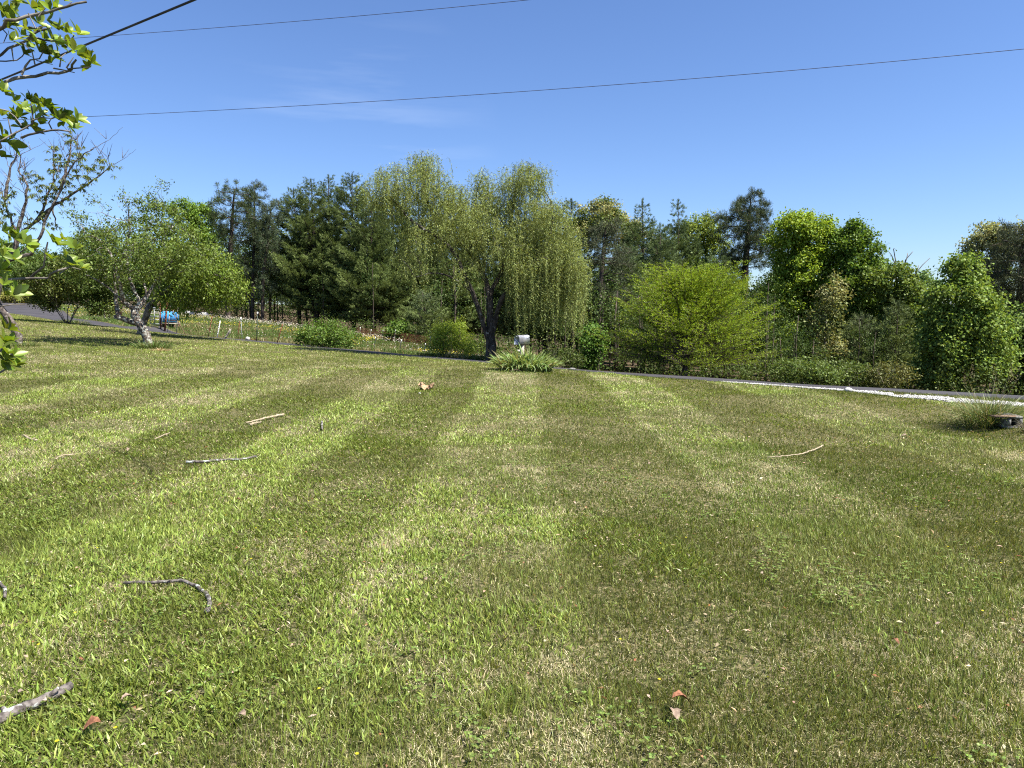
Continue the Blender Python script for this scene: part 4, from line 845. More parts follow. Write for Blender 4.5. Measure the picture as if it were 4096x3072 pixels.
# ---------------- apple trees and peach tree at the left
def apple():
    y = 24.0; b = P(598, 1389, y); b[2] = float(H(b[0], y))
    t = thing('apple_tree', b, "leaning apple tree with a lichen-covered trunk and a sawn lower limb", 'apple tree')
    def L_(pts, dy=None): dy = dy or np.linspace(0, .0, len(pts)); return [P(u, v, y + d) for (u, v), d in zip(pts, dy)]
    ch = [[b - (0, 0, .12), P(592, 1362, y), P(582, 1331, y), P(560, 1297, y), P(541, 1275, y), P(538, 1240, y)],
          L_([(538, 1240), (520, 1224), (495, 1208), (457, 1170), (417, 1138), (381, 1116), (354, 1103), (320, 1090)], [0, -.1, -.2, -.3, -.3, -.3, -.3, -.2]),
          L_([(541, 1245), (556, 1222), (556, 1197), (540, 1170), (526, 1137), (517, 1113), (508, 1060), (500, 1000), (520, 920), (515, 860)], [0, .1, .1, .1, .1, .2, .2, .3, .4, .4]),
          L_([(552, 1230), (570, 1215), (590, 1180), (620, 1130), (660, 1080), (720, 1010), (780, 960)], [0, .3, .5, .8, 1.0, 1.2, 1.2]),
          L_([(590, 1180), (560, 1090), (600, 1000), (640, 920), (650, 860)], [.5, 1.0, 1.3, 1.3, 1.2]),
          L_([(495, 1208), (470, 1100), (440, 1010), (400, 960), (340, 930)], [-.2, -.7, -.9, -.9, -.8])]
    A = np.concatenate([ell(330, 560, 1000, y, 200, 120, 2.0), ell(150, 440, 1050, y - .5, 165, 95, 1.3), ell(200, 690, 1010, y + .6, 140, 120, 1.5), ell(130, 600, 880, y + .3, 170, 75, 1.2), ell(70, 380, 930, y, 130, 70, 1.0), ell(26, 500, 800, y, 120, 45, .8),
                        ell(40, 640, 790, y + .5, 40, 70, .5), ell(22, 330, 880, y, 60, 40, .6), ell(30, 430, 880, y, 60, 60, .8), ell(60, 360, 1090, y - .3, 90, 60, .8)])
    pos, par, nf = colonize(ch, A, .17, 1.4, .24, 90, (0, 0, .05), .18)
    r, w = radii(pos, par, .005, .135); r[:7] = np.maximum(r[:7], .115)
    g, f = Geo(), Geo(); skeleton(g, pos, par, r, kmax=10, wob=.09)
    g.make('trunk', M['lichenbark'], t, smooth=True, colored=False)
    g = Geo(); g.tube([P(548, 1294, y), P(525, 1288, y - .1), P(490, 1274, y - .2), P(457, 1266, y - .25)], [.085, .085, .08, .07], 9, wob=.12)
    g.tube([P(474, 1270, y - .2), P(468, 1235, y - .1), P(463, 1195, y), P(463, 1154, y), P(457, 1116, y), P(455, 1080, y)], [.07, .065, .055, .045, .035, .022], 8, wob=.1)
    o = g.make('sawn_limb', M['lichenbark'], t, smooth=True, colored=False)
    sel = np.nonzero((w <= 3) & (np.arange(len(pos)) >= nf))[0]; kp = np.concatenate([pos[sel], A]); kp = kp[vnoise(kp[:, 0] * 1.0 + kp[:, 1] * .7, kp[:, 2] + kp[:, 1] * .5, .50, 27, 2) > .44]; leafcloud(f, kp, None, 17, .105, .10, .042, (0.120, 0.168, 0.036), amt=.2)
    f.make('crown', M['leaf'], t)
apple()
def second_tree():
    y = 29.5; A = np.concatenate([ell(int(760 * w), cu, cv, y, ru, rv, None, 0, .1) for cu, cv, ru, rv, w in [(790, 1080, 130, 100, .4), (870, 1150, 95, 85, .25), (720, 1180, 110, 70, .15), (640, 950, 150, 80, .15), (930, 1130, 70, 60, .05)]])
    ch = [[P(556, 1350, y), P(575, 1290, y), P(600, 1220, y), P(640, 1140, y)], [P(600, 1220, y), P(690, 1140, y), P(780, 1100, y)], [P(640, 1140, y), P(650, 1000, y), P(650, 900, y)]]
    ctree('cherry_tree', "bushy bright green tree behind the leaning apple tree, hanging over the barrel", 'tree', ch, A, .13, dict(per=12, sig=.17, L=.14, W=.052, col=(0.145, 0.205, 0.032), droop=.7, amt=.2), M['greybark'], step=.22, infl=1.8, kill=.28)
second_tree()
def peach():
    y = 22.0; b = P(78, 1376, y); b[2] = float(H(b[0], y)); t = thing('peach_tree', b, "tall sparse tree at the left edge with drooping leaf tufts and bare twigs", 'peach tree')
    s = lambda L, d=0: [P(u / 1.659, 500 + v / 1.659, y + d + .05 * i * (1 if d >= 0 else -1)) for i, (u, v) in enumerate(L)]
    ch = [[b - (0, 0, .12), P(70, 1345, y), P(52, 1300, y), P(22, 1255, y), P(-5, 1225, y), P(-15, 1180, y), P(5, 1120, y), P(28, 1060, y)],
          s([(60, 900), (92, 830), (110, 720), (60, 600), (30, 500), (5, 420)], 0), s([(92, 830), (150, 710), (240, 640), (290, 560), (310, 480), (350, 400), (360, 300), (350, 160)], .3),
          s([(240, 640), (350, 540), (480, 460), (600, 380), (700, 300), (745, 265)], .3), s([(60, 900), (210, 850), (270, 740), (310, 600), (350, 540), (400, 430), (440, 330), (490, 250), (560, 190), (625, 155)], -.4),
          s([(400, 430), (430, 320), (465, 200), (470, 90)], .4), s([(110, 720), (170, 520), (180, 400), (120, 300), (140, 190)], -.3), s([(30, 500), (60, 330), (75, 250), (130, 190)], .2), s([(350, 540), (370, 660), (380, 700)], .2)]
    for k in range(46):
        c0 = ch[1 + k % 7]; i = RNG.integers(1, len(c0) - 1); p0 = np.array(c0[i]) * .5 + np.array(c0[i + 1]) * .5
        q = p0 + np.array((RNG.normal() * .35 + .15, RNG.normal() * .25, .45 + .35 * RNG.random())); ch.append([p0, (p0 + q) / 2 + RNG.normal(size=3) * .05, q])
        for e in range(2):
            q2 = (p0 + q) / 2 + np.array((RNG.normal() * .22, RNG.normal() * .15, .25 + .15 * RNG.random())); ch.append([(p0 + q) / 2, q2])
    pos, par = [], []
    g, f = Geo(), Geo()
    R = [(.125, .07)] + [(.06, .012)] * 7 + [(.03, .01)] + [(.010, .003)] * 200
    for c_, (r0, r1) in zip(ch, R):
        c_ = np.array(c_); q = resample(c_, .12) if len(c_) > 2 else c_
        if len(q) > 4: q[1:-1] += RNG.standard_normal((len(q) - 2, 3)) * .012
        g.tube(q, np.linspace(r0, r1, len(q)), 9 if r0 > .1 else 5, False, wob=.06)
    g.make('trunk', M['peachbark'], t, smooth=True, colored=False)
    cl = [(370, 170), (480, 110), (360, 230), (500, 250), (660, 230), (730, 280), (570, 300), (620, 270), (340, 300), (260, 340), (170, 340), (270, 400), (220, 450), (350, 470), (290, 600), (330, 640), (80, 440), (30, 480),
          (60, 570), (440, 390), (560, 350), (410, 360), (30, 560), (10, 640), (400, 250), (540, 180), (510, 200), (460, 270), (290, 490), (200, 630), (380, 420), (0, 520), (590, 350), (500, 330), (330, 390), (520, 420), (450, 490)]
    P_ = []
    for u, v in cl:
        c0 = P(u / 1.659, 500 + v / 1.659, y + RNG.normal() * .2); P_.append(c0 + RNG.standard_normal((9, 3)) * (.11, .11, .10))
    P_ = np.concatenate(P_); n = len(P_) * 9; p = np.repeat(P_, 9, 0); d = RNG.standard_normal((n, 3)) * (1, 1, .4) - (0, 0, .75)
    f.leaves(p, d, np.tile((0, 0, 1.0), (n, 1)) + RNG.standard_normal((n, 3)) * .4, .12 + .05 * RNG.random(n), .028, jitter_col((0.125, 0.155, 0.040), n, .25), .1, .2)
    f.make('crown', M['leaf'], t)
peach()
# ---------------- near broad-leaved branches at the left
def near_tree():
    rg = np.random.default_rng(5); b = on(-4.6, 3.7)
    t = thing('magnolia_tree', b, "nearest tree reaching in from the left edge with whorls of glossy oval leaves", 'tree')
    g, f = Geo(), Geo(); Y = 4.0
    tr = np.array([b + (0, 0, -.1), b + (.03, .02, .5), b + (.1, .1, 1.0), b + (.1, .2, 1.6), b + (.05, .25, 2.3), b + (.1, .3, 3.0), b + (.2, .3, 3.6)]); g.tube(resample(tr, .15), np.linspace(.11, .035, len(resample(tr, .15))), 9, False, wob=.05)
    A7 = lambda L, y: [P(u / 2.37, v / 2.37, y) for u, v in L]; A1 = lambda L, y: [P(u / 1.659, 500 + v / 1.659, y) for u, v in L]
    br = [(A7([(-500, 560), (0, 240), (90, 205), (190, 170), (270, 120), (480, 100), (620, 75), (740, 30), (800, -10)], 3.9), .011), (A7([(-500, 800), (0, 520), (95, 435), (230, 385), (330, 290), (440, 245)], 4.0), .011),
          (A7([(230, 385), (290, 355), (420, 380), (540, 390), (660, 395), (735, 365)], 4.0), .006), (A7([(-300, 640), (0, 590), (110, 560), (190, 545), (280, 480)], 4.1), .006), (A7([(95, 435), (100, 560)], 4.0), .004),
          (A7([(-400, 1000), (35, 808), (120, 760), (215, 712), (330, 715), (440, 700), (550, 668), (640, 645), (710, 625), (765, 590)], 4.0), .011), (A7([(640, 652), (720, 655), (810, 665), (855, 628)], 4.0), .0045),
          (A7([(215, 710), (240, 650), (290, 590), (360, 545), (430, 500)], 4.0), .006), (A7([(600, 655), (620, 560), (605, 500)], 4.0), .004), (A7([(640, 640), (690, 570), (680, 520)], 4.0), .004), (A7([(290, 590), (275, 480), (240, 420)], 4.0), .004),
          (A7([(550, 668), (640, 672), (720, 690)], 4.0), .004), (A7([(-400, 1600), (0, 1390), (60, 1330), (160, 1260), (240, 1200), (300, 1160), (285, 980)], 3.9), .008), (A7([(180, 1305), (300, 1285), (450, 1225), (580, 1238), (655, 1238)], 3.9), .007),
          (A7([(450, 1225), (460, 1140), (560, 1080)], 3.9), .004), (A7([(300, 1160), (420, 1130), (470, 1110)], 3.9), .004), (A7([(-200, 1000), (0, 1050), (110, 1070), (200, 1180)], 3.9), .005), (A7([(60, 1300), (100, 1180), (90, 1100), (20, 1100)], 3.9), .004),
          (A7([(270, 120), (310, 250), (330, 290)], 3.9), .004), (A7([(420, 190), (475, 100)], 3.9), .004), (A7([(620, 75), (640, 10)], 3.9), .004), (A7([(0, 240), (60, 300), (95, 435)], 4.0), .004), (A7([(350, 575), (420, 590), (480, 610)], 4.0), .003), (A7([(440, 245), (400, 300), (420, 340)], 4.0), .003),
          (A1([(-500, 1100), (0, 1030), (150, 1022), (320, 1015), (400, 985), (480, 950)], 3.3), .009), (A1([(150, 1022), (280, 930), (330, 830), (345, 790)], 3.3), .006), (A1([(-200, 960), (0, 930), (120, 880), (190, 800)], 3.3), .006), (A1([(400, 985), (440, 930), (520, 950)], 3.3), .004),
          (A1([(-300, 1300), (0, 1215), (80, 1190), (145, 1190)], 3.3), .006), (A1([(80, 1190), (110, 1150)], 3.3), .004), (A1([(-300, 1800), (0, 1640), (60, 1605)], 3.0), .007), (A1([(-200, 1560), (0, 1500), (60, 1440)], 3.0), .006), (A1([(0, 1500), (60, 1530), (90, 1540)], 3.0), .005)]
    for pts, r in br:
        q = resample(np.array(pts) + rg.normal(size=(len(pts), 3)) * (.004, .02, .004), .05); q[1:-1] += rg.normal(size=(len(q) - 2, 3)) * .0025
        if pts[0][0] < -2.9 * pts[0][1] / 4 * .95 and r > .005:
            k = int(np.argmin(np.abs(tr[:, 2] - (pts[0][2] - .35)))); q = np.concatenate([resample(np.array([tr[k], (tr[k] + q[0]) / 2 + (0, 0, .08), q[0]]), .1)[:-1], q])
        g.tube(q, np.linspace(r * (1.6 if len(q) > 30 else 1), r * .5, len(q)), 6, False, wob=.08)
    g.make('trunk', M['greybark'], t, smooth=True, colored=False)
    W7 = [(300, 80, 1), (330, 60, 1), (500, 60, 1), (480, 90, 1), (70, 180, 1), (40, 150, 1), (355, 220, 1.1), (230, 270, 1), (200, 330, 1), (110, 240, 1), (560, 290, 1), (620, 300, 1), (735, 330, 1.15), (540, 250, .9), (440, 190, .9), (170, 370, 1), (90, 380, .9),
          (330, 330, 1), (400, 360, 1), (350, 420, 1), (300, 400, 1), (490, 370, 1), (520, 400, 1), (620, 420, 1), (660, 450, 1), (700, 480, 1), (580, 440, .8), (370, 490, 1), (440, 500, 1), (220, 510, .9), (250, 440, .9), (520, 550, .9), (490, 600, .8), (730, 520, 1), (780, 540, 1), (830, 570, 1), (860, 600, 1), (850, 640, .9),
          (780, 510, .9), (20, 870, 1), (50, 900, 1), (20, 60, 1), (90, 60, 1), (150, 20, 1), (10, 120, 1), (190, 40, .9), (30, 250, .9), (140, 200, .9), (610, 10, .8),
          (280, 960, 1.15), (250, 940, .9), (340, 980, 1), (130, 960, 1), (110, 1080, .9), (200, 1030, 1.1), (240, 1040, 1), (170, 1110, 1), (320, 1080, 1), (330, 1120, 1), (290, 1190, .9), (250, 1190, .9), (190, 1200, .9), (380, 1080, .9), (420, 1010, 1), (470, 1040, 1), (490, 1080, 1), (540, 1090, 1), (580, 1080, .9), (600, 1150, 1), (640, 1170, 1), (720, 1130, 1),
          (740, 1170, .9), (650, 1200, .9), (700, 1220, .8), (340, 1260, .9), (380, 1180, .8), (560, 1130, .9), (20, 1290, 1.3), (60, 1340, 1.4), (10, 1350, 1.2), (10, 1490, 1.1), (20, 1100, .8), (100, 1130, .8)]
    W1 = [(130, 740, 1.1), (100, 760, 1), (175, 790, 1.1), (210, 830, 1), (350, 780, 1.25), (380, 800, 1.1), (340, 890, 1), (430, 890, 1.2), (470, 930, 1.1), (500, 820, 1), (545, 950, .8), (20, 870, 1.1), (10, 820, 1), (40, 830, 1), (20, 1010, 1), (20, 1060, 1), (90, 890, .9), (10, 960, 1), (110, 1110, 1.1), (90, 1130, 1), (30, 1130, .9), (10, 700, .9), (60, 730, .9),
          (30, 1350, 1.2), (60, 1360, 1.1), (20, 1430, 1.1), (70, 1450, 1), (50, 1520, 1.1), (90, 1530, 1.1), (30, 1570, 1.1), (70, 1590, 1.1), (10, 1600, 1), (10, 1480, 1), (110, 1600, .9), (410, 760, .8), (10, 1540, 1.2)]
    cs = [(P(u / 2.37, v / 2.37, 4.0 + rg.normal() * .08), s) for u, v, s in W7] + [(P(u / 1.659, 500 + v / 1.659, (3.3 if v < 1300 else 3.0) + rg.normal() * .06), s * .82) for u, v, s in W1]
    for p0, s in cs:
        m = int(rg.integers(4, 8)); a0 = rg.random() * 6.28; ax = norm(np.array((.45 + rg.normal() * .3, rg.normal() * .35, .55 + rg.normal() * .25)))
        e1 = norm(np.cross(ax, (0.2, 1, .1))); e2 = np.cross(ax, e1)
        for k in range(m):
            an = a0 + k * 6.283 / m + rg.normal() * .25; el = .35 + .55 * rg.random(); d = norm(ax * el + (e1 * math.cos(an) + e2 * math.sin(an)) * (1 - el * .4)); L = (.052 + .022 * rg.random()) * s; W = L * (.42 + .08 * rg.random())
            sd = norm(np.cross(d, ax + (0, 0, .01))); nn = norm(np.cross(sd, d)); ts = np.array([0, .12, .32, .55, .78, .93, 1.0]); ws = np.array([.04, .38, .86, 1.0, .72, .30, .02]) * W / 2; bend = -.22 * L * ts ** 2 * rg.random()
            mid = p0 + d * (ts * L)[:, None] + nn * bend[:, None]; lf = mid + sd * ws[:, None] + nn * (ws * .28)[:, None]; rt = mid - sd * ws[:, None] + nn * (ws * .28)[:, None]
            V = np.concatenate([lf, mid, rt]); i = np.arange(6)[:, None]; q = np.concatenate([i + np.array([0, 1, 8, 7]), i + np.array([7, 8, 15, 14])])
            cc = np.array((0.15, 0.215, 0.024)) * (1 + .28 * rg.normal()) * (1 + .06 * rg.normal(size=3)); f.add(V, q, cq=cc.clip(.02, .6))
    f.make('crown', M['glossleaf'], t, smooth=True)
near_tree()

# ---------------- mailbox
def rotz(a): return np.array([[math.cos(a), -math.sin(a), 0], [math.sin(a), math.cos(a), 0], [0, 0, 1.0]])
def mailbox():
    y = 20.2; zb = P(2086, 1376, y); b = on(zb[0], y); t = thing('mailbox', b, "galvanised arched mailbox on a wooden post among iris leaves", 'mailbox')
    hz = zb[2] - b[2]; ax = np.array((.6, .8, 0)); R = rotz(math.atan2(.8, .6)); W, Hh, L = .175, .255, .49; c0 = np.array((b[0] + .02, y, zb[2]))
    prof = [(-W / 2, 0), (-W / 2, Hh - W / 2)] + [(-W / 2 * math.cos(a_), Hh - W / 2 + W / 2 * math.sin(a_)) for a_ in np.linspace(.15, math.pi - .15, 13)] + [(W / 2, Hh - W / 2), (W / 2, 0)]
    def shell(x0, x1, sc=1.0, dz=0):
        n = len(prof); V = []
        for xx in (x0, x1):
            for p_, q_ in prof: V.append((xx, p_ * sc, (q_ - Hh / 2) * sc + Hh / 2 + dz))
        V = np.array(V) @ R.T + c0; q = [(i, (i + 1) % n, n + (i + 1) % n, n + i) for i in range(n)]
        T = []
        for o_ in (0, n):
            for i in range(1, n - 1): T.append((o_, o_ + i, o_ + i + 1) if o_ == 0 else (o_, o_ + i + 1, o_ + i))
        return V, q, T
    g = Geo(); V, q, T = shell(-L / 2, L / 2); g.add(V, q, T)
    for xr in (-L / 2 + .03, L / 2 - .02): V, q, T = shell(xr - .006, xr + .006, 1.03, 0); g.add(V, q, T)
    g.make('body', M['mailmetal'], t, colored=False)
    g = Geo(); V, q, T = shell(-L / 2 - .016, -L / 2 - .002, 1.04); g.add(V, q, T); d = g.make('door', M['maildoor'], t, colored=False)
    g = Geo(); g.box(np.array((-L / 2 - .028, 0, Hh * .86)) @ R.T + c0, (.022, .035, .018), R); g.make('handle', M['galv'], d, colored=False, off=(b))
    g = Geo(); g.box(np.array((L / 2 - .09, -W / 2 - .008, Hh * .72)) @ R.T + c0, (.13, .006, .022), R); g.box(np.array((L / 2 - .03, -W / 2 - .008, Hh * .80)) @ R.T + c0, (.03, .006, .05), R); g.make('flag', M['galv'], t, colored=False)
    g = Geo(); R2 = rotz(.25); pz = zb[2] - .0; g.box((c0[0], y, (pz + b[2] - .15) / 2), (.095, .095, pz - b[2] + .11), R2); g.make('post', M['palepost'], t, colored=False)
    g = Geo(); g.box(np.array((0, 0, -.012)) @ R.T + c0, (.42, .14, .02), R); g.make('mounting_board', M['brownpost'], t, colored=False)
mailbox()
def arc_leaf(g, p, an, L, W, el, droop, col, n=6):
    s = np.linspace(0, 1, n); out = np.array((math.cos(an), math.sin(an), 0)); ang = el - droop * s ** 1.6
    ds = np.diff(s, prepend=0) * L; pts = p + np.cumsum(out * (np.cos(ang) * ds)[:, None] + np.array((0, 0, 1)) * (np.sin(ang) * ds)[:, None], 0)
    sd = norm(np.array((-out[1], out[0], 0)) * .8 + RNG.normal(size=3) * .35); w = (W / 2 * np.array([.7, 1, 1, .9, .6, .05])[:n])[:, None]
    V = np.concatenate([pts + sd * w, pts - sd * w]); i = np.arange(n - 1)[:, None]; g.add(V, i + np.array([0, 1, n + 1, n]), cq=col)
def iris():
    c0 = ground_px(2095, 1472); b = on(c0[0], 19.3); t = thing('iris_plant', b, "broad clump of sword-leaved irises around the mailbox post, one white bloom", 'iris clump')
    g = Geo()
    for i in range(560):
        a_ = RNG.random() * 6.28; r_ = RNG.random() ** .6; p = np.array((b[0] + .02 + math.cos(a_) * .70 * r_, b[1] + .25 + math.sin(a_) * .42 * r_, 0)); p[2] = float(H(p[0], p[1]))
        L = (.50 + .30 * RNG.random()) * (1.15 - .3 * r_); col = jitter_col((0.21, 0.285, 0.10) if RNG.random() < .93 else (0.30, 0.29, 0.15), 1, .22)[0]
        arc_leaf(g, p, (a_ if r_ > .4 else RNG.random() * 6.28) + RNG.normal() * .6, L, .034 + .014 * RNG.random(), 1.45 - .45 * r_ + RNG.normal() * .12, .5 + 1.6 * RNG.random() ** 1.5, col)
    g.make('leaves', M['leaf'], t)
    g = Geo()
    for i in range(60):
        a_ = RNG.random() * 6.28; p = np.array((b[0] + math.cos(a_) * .75, b[1] + .3 + math.sin(a_) * .5, 0)); p[2] = float(H(p[0], p[1]))
        arc_leaf(g, p, a_ + RNG.normal() * .4, .45 + .35 * RNG.random(), .006, .7 + RNG.normal() * .35, .5, jitter_col((.36, .29, .19), 1, .2)[0])
    g.make('dry_stalks', M['leaf'], t)
    g = Geo(); fp = P(2073, 1402, 19.4); n = 9; f0 = np.tile(fp, (n, 1)); g.leaves(f0, np.stack([np.cos(np.arange(n) * .7), np.sin(np.arange(n) * .7), .35 * np.cos(np.arange(n) * 2.1) + .1], 1), np.tile((0, 0, 1.), (n, 1)), .055, .05, (.72, .70, .60), .3, .3)
    bl = g.make('flower', M['flower'], t)
    g = Geo(); g.tube([on(fp[0] + .02, 19.4), (fp + on(fp[0] + .02, 19.4)) / 2 + (.01, 0, 0), fp], .005, 5); g.make('stem', M['leafstem'] if 'leafstem' in M else M['greenpost'], bl, colored=False, off=(b))
iris()

# ---------------- overhead lines
def wire(label, pts, r, mat, name='power_line', grp='thin overhead lines'):
    p = np.array([P(*q) for q in pts]); t = np.linspace(0, 1, len(p)); tt = np.linspace(0, 1, 60)
    co = [np.polyfit(t, p[:, k], 2 if len(p) > 2 else 1) for k in range(3)]; q = np.stack([np.polyval(c_, tt) for c_ in co], 1)
    g = Geo(); g.tube(q, r, 6); o = g.make(name, mat, colored=False); tag(o, label, 'power line', grp)
wire("thick black service cable slanting up across the top left corner", [(-900, 690, 16.0), (0, 318, 10.5), (385, 162, 8.7), (775, 0, 7.3), (1900, -480, 5.0)], .0125, M['wire'], 'service_cable', None)
wire("long thin line crossing the whole sky from left to upper right", [(-700, 505, 37), (330, 465, 34), (1300, 425, 31), (2350, 345, 28), (4096, 192, 24), (5200, 80, 22)], .0105, M['palewire'])
wire("thin pale line running out through the top edge left of centre", [(-900, 225, 38), (370, 155, 33), (1000, 95, 30), (1990, 4, 27), (3200, -120, 24)], .010, M['palewire'])
wire("faint wire sloping down behind the sparse tree at the left", [(-150, 430, 26), (20, 575, 27), (170, 760, 28), (330, 945, 29), (480, 1110, 30)], .006, M['palewire'])

# ---------------- fence, gate, barrel
def post(label, top, bot, y, w, mat, cap=None, kind='t_post', cat='fence post', grp='fence posts in the field'):
    b = P(bot[0], bot[1], y); b = on(b[0], y); tp = P(top[0], top[1], y); t = thing(kind, b, label, cat, grp); g = Geo()
    d = norm(tp - b); q = b - d * .15
    g.tube([q, (q + tp) / 2, tp], w, 4 if w > .02 else 6); k_ = (tp + b) / 2
    for s in np.linspace(.25, .9, 6): g.box(b + (tp - b) * s + (0, -w * 1.1, 0), (w * 1.3, w * .7, w * .8))
    g.make('shaft', mat, t, colored=False)
    if cap: g = Geo(); g.tube([tp - d * cap[1], tp + d * .015], cap[0], 6); g.make('cap', M['white'], t, colored=False)
post("tall upright dark green post with a white cap in the field", (1030, 1249), (1026, 1358), 32.6, .022, M['greenpost'], (.034, .10))
post("white leaning stake left of the tall green post", (881, 1283), (867, 1331), 35, .026, M['white'])
post("rusty stake leaning right, left of the white stake", (849, 1265), (831, 1322), 36, .020, M['rust'])
post("slim pale green rod with a white cap", (963, 1270), (968, 1338), 34.5, .014, M['galv'], (.03, .14))
post("short rusty post right beside the slim pale rod", (960, 1284), (948, 1326), 36.5, .020, M['rust'])
post("rusty post leaning hard to the right near the round shrub", (1130, 1296), (1108, 1356), 32.5, .022, M['rust'])
post("far white-tipped stake left of the round shrub", (1087, 1278), (1077, 1303), 46, .022, M['palepost'])
for i, (tp_, bt, y, lab) in enumerate([((1441, 1310), (1439, 1330), 43, "first white-tipped stake right of the round shrub"), ((1485, 1319), (1477, 1353), 42, "white-tipped stake second from the round shrub, leaning"),
    ((1532, 1321), (1527, 1359), 41, "white-tipped stake midway between the two shrubs, at the dark wood edge"), ((1582, 1320), (1576, 1362), 40, "upright white-tipped stake nearer the yellow-green shrub"),
    ((1502, 1348), (1496, 1397), 33, "near thin post rising from the yellow flowers"), ((1606, 1360), (1597, 1414), 32, "tall thin near post left of the yellow-green shrub"),
    ((1722, 1348), (1717, 1384), 36, "last white-tipped stake beside the yellow-green shrub"), ((1702, 1375), (1695, 1420), 31, "dark near post touching the yellow-green shrub")]):
    post(lab, tp_, bt, y, .018, M['greenpost'] if y < 36 else M['palepost'], (.022, .10))
post("tall brown wooden pole beyond the lane left of the apple trunk", (486, 1116), (482, 1240), 45, .075, M['brownpost'], kind='wooden_pole', cat='pole', grp=None)
post("pale-topped wooden post beyond the lane", (417, 1184), (416, 1252), 44, .045, M['palepost'], kind='wooden_post')
post("shorter pale post right of the pale-topped one", (436, 1206), (436, 1254), 44, .040, M['palepost'], kind='wooden_post')
post("short white stake left of the pale-topped post", (401, 1197), (401, 1232), 47, .035, M['white'], kind='wooden_post')
post("slanting wooden brace against the pale-topped post", (414, 1211), (385, 1248), 43.6, .035, M['palepost'], kind='wooden_post')
post("dark rusty upright post at the gate's right side", (639, 1206), (643, 1305), 37.6, .045, M['rust'], kind='gate_post', grp='rusty posts by the gate')
post("second rusty post close behind the gate's right side", (644, 1240), (649, 1303), 38.2, .04, M['rust'], kind='gate_post', grp='rusty posts by the gate')
post("thick rusty post leaning right in front of the blue barrel", (669, 1208), (658, 1302), 37.3, .062, M['rust'], kind='gate_post', grp='rusty posts by the gate')
post("pale upright stick left of the barrel's wire guard", (682, 1224), (668, 1302), 37.0, .024, M['palepost'], kind='wooden_stick', grp='sticks holding the wire guard')
post("pale upright stick right of the barrel's wire guard", (713, 1220), (704, 1296), 37.0, .024, M['palepost'], kind='wooden_stick', grp='sticks holding the wire guard')
post("dark pole leaning down to the right across the blue barrel", (676, 1222), (742, 1306), 36.8, .026, M['brownpost'], kind='wooden_pole', cat='pole', grp=None)

def gate():
    y = 37.9; b = on(P(640, 1300, y)[0], y); t = thing('metal_gate', b, "grey tubular farm gate standing open beside the blue barrel", 'gate'); g = Geo()
    z0 = P(620, 1296, y)[2]; z1 = P(620, 1234, y)[2]; x0, x1 = P(600, 1270, y)[0], P(638, 1270, y)[0]
    g.tube([(x0, y, z0), (x0, y, z1), (x0 + .05, y, z1 + .04), (x1 - .05, y, z1 + .04), (x1, y, z1), (x1, y, z0)], .024, 6); g.make('gate_frame', M['galv'], t, colored=False)
    for k, s in enumerate((0, .27, .5, .77)):
        g = Geo(); g.tube([(x0 + .024, y, z0 + (z1 - z0) * s), (x1 - .024, y, z0 + (z1 - z0) * s)], .019, 6); g.make('bar', M['galv'], t, colored=False)
    g = Geo(); xm = (x0 + x1) / 2; g.tube([(xm, y - .03, z0), (xm, y - .03, z1)], .016, 6); g.make('brace', M['galv'], t, colored=False)
    g = Geo(); q = [P(634, 1231, y - .3), P(650, 1230, y - .3), P(655, 1236, y - .3), P(652, 1270, y - .3)]; q.append(on(P(650, 1303, y)[0], y - .3)); g.tube(resample(q, .08), .018, 6)
    o = g.make('bent_pipe', M['galv'], colored=False); tag(o, "thin pipe with a bent top standing between the gate and the barrel", 'pipe')
gate()
def barrel():
    y = 38.4; c0 = P(677, 1267, y); b = on(c0[0], y); zst = P(680, 1292, y)[2]
    # the slatted stand
    t = thing('wooden_stand', b, "low pale wooden stand under the blue barrel", 'stand'); g = Geo(); g.box((c0[0] + .12, y - .1, zst - .025), (.66, .62, .045)); g.make('shelf', M['palepost'], t, colored=False)
    for sx in (-.25, .40):
        for sy in (-.3, .15):
            p = on(c0[0] + sx, y + sy, -.08); g = Geo(); g.box((p[0], p[1], (p[2] + zst - .05) / 2), (.07, .07, max(zst - .05 - p[2], .05))); g.make('leg', M['brownpost'], t, colored=False)
    R_ = P(677, 1244, y)[2] - c0[2]; R_ = max(.27, min(.32, R_)); zc = zst + R_ + .012; tb = thing('barrel', (c0[0], y, zc - R_), "blue plastic barrel lying on its side behind rusty posts", 'barrel')
    g = Geo(); n = 15; s = np.linspace(-.44, .44, n); rr = R_ * (1 - .10 * (np.abs(s) / .44) ** 3); rr[[4, 10]] *= 1.03; rr[0] = R_ * .82; rr[-1] = R_ * .82
    g.tube(np.stack([c0[0] + s * .97, y + s * .25, np.full(n, zc) - s * .06], 1), rr, 28); g.make('drum', M['blue'], tb, smooth=False, colored=False)
    g = Geo()
    for sx in (.10,): g.tube(np.stack([c0[0] + sx + np.array((0, .34)), [y - R_ * .72, y - R_ * .66], [zc - R_ * .55, zc - R_ * .60]], 1), .035, 6)
    g.make('band', M['darkband'], tb, colored=False)
    g = Geo()   # wire guard in front
    p0, p1, p2, p3 = P(684, 1238, 37.05), P(712, 1238, 37.05), P(704, 1289, 37.05), P(674, 1289, 37.05)
    for s_ in np.linspace(0, 1, 8): g.tube([p0 * (1 - s_) + p1 * s_, p3 * (1 - s_) + p2 * s_], .004, 4); g.tube([p0 * (1 - s_) + p3 * s_, p1 * (1 - s_) + p2 * s_], .004, 4)
    o = g.make('wire_guard', M['rust'], colored=False); tag(o, "square-meshed wire guard between two pale sticks in front of the barrel", 'wire mesh')
barrel()
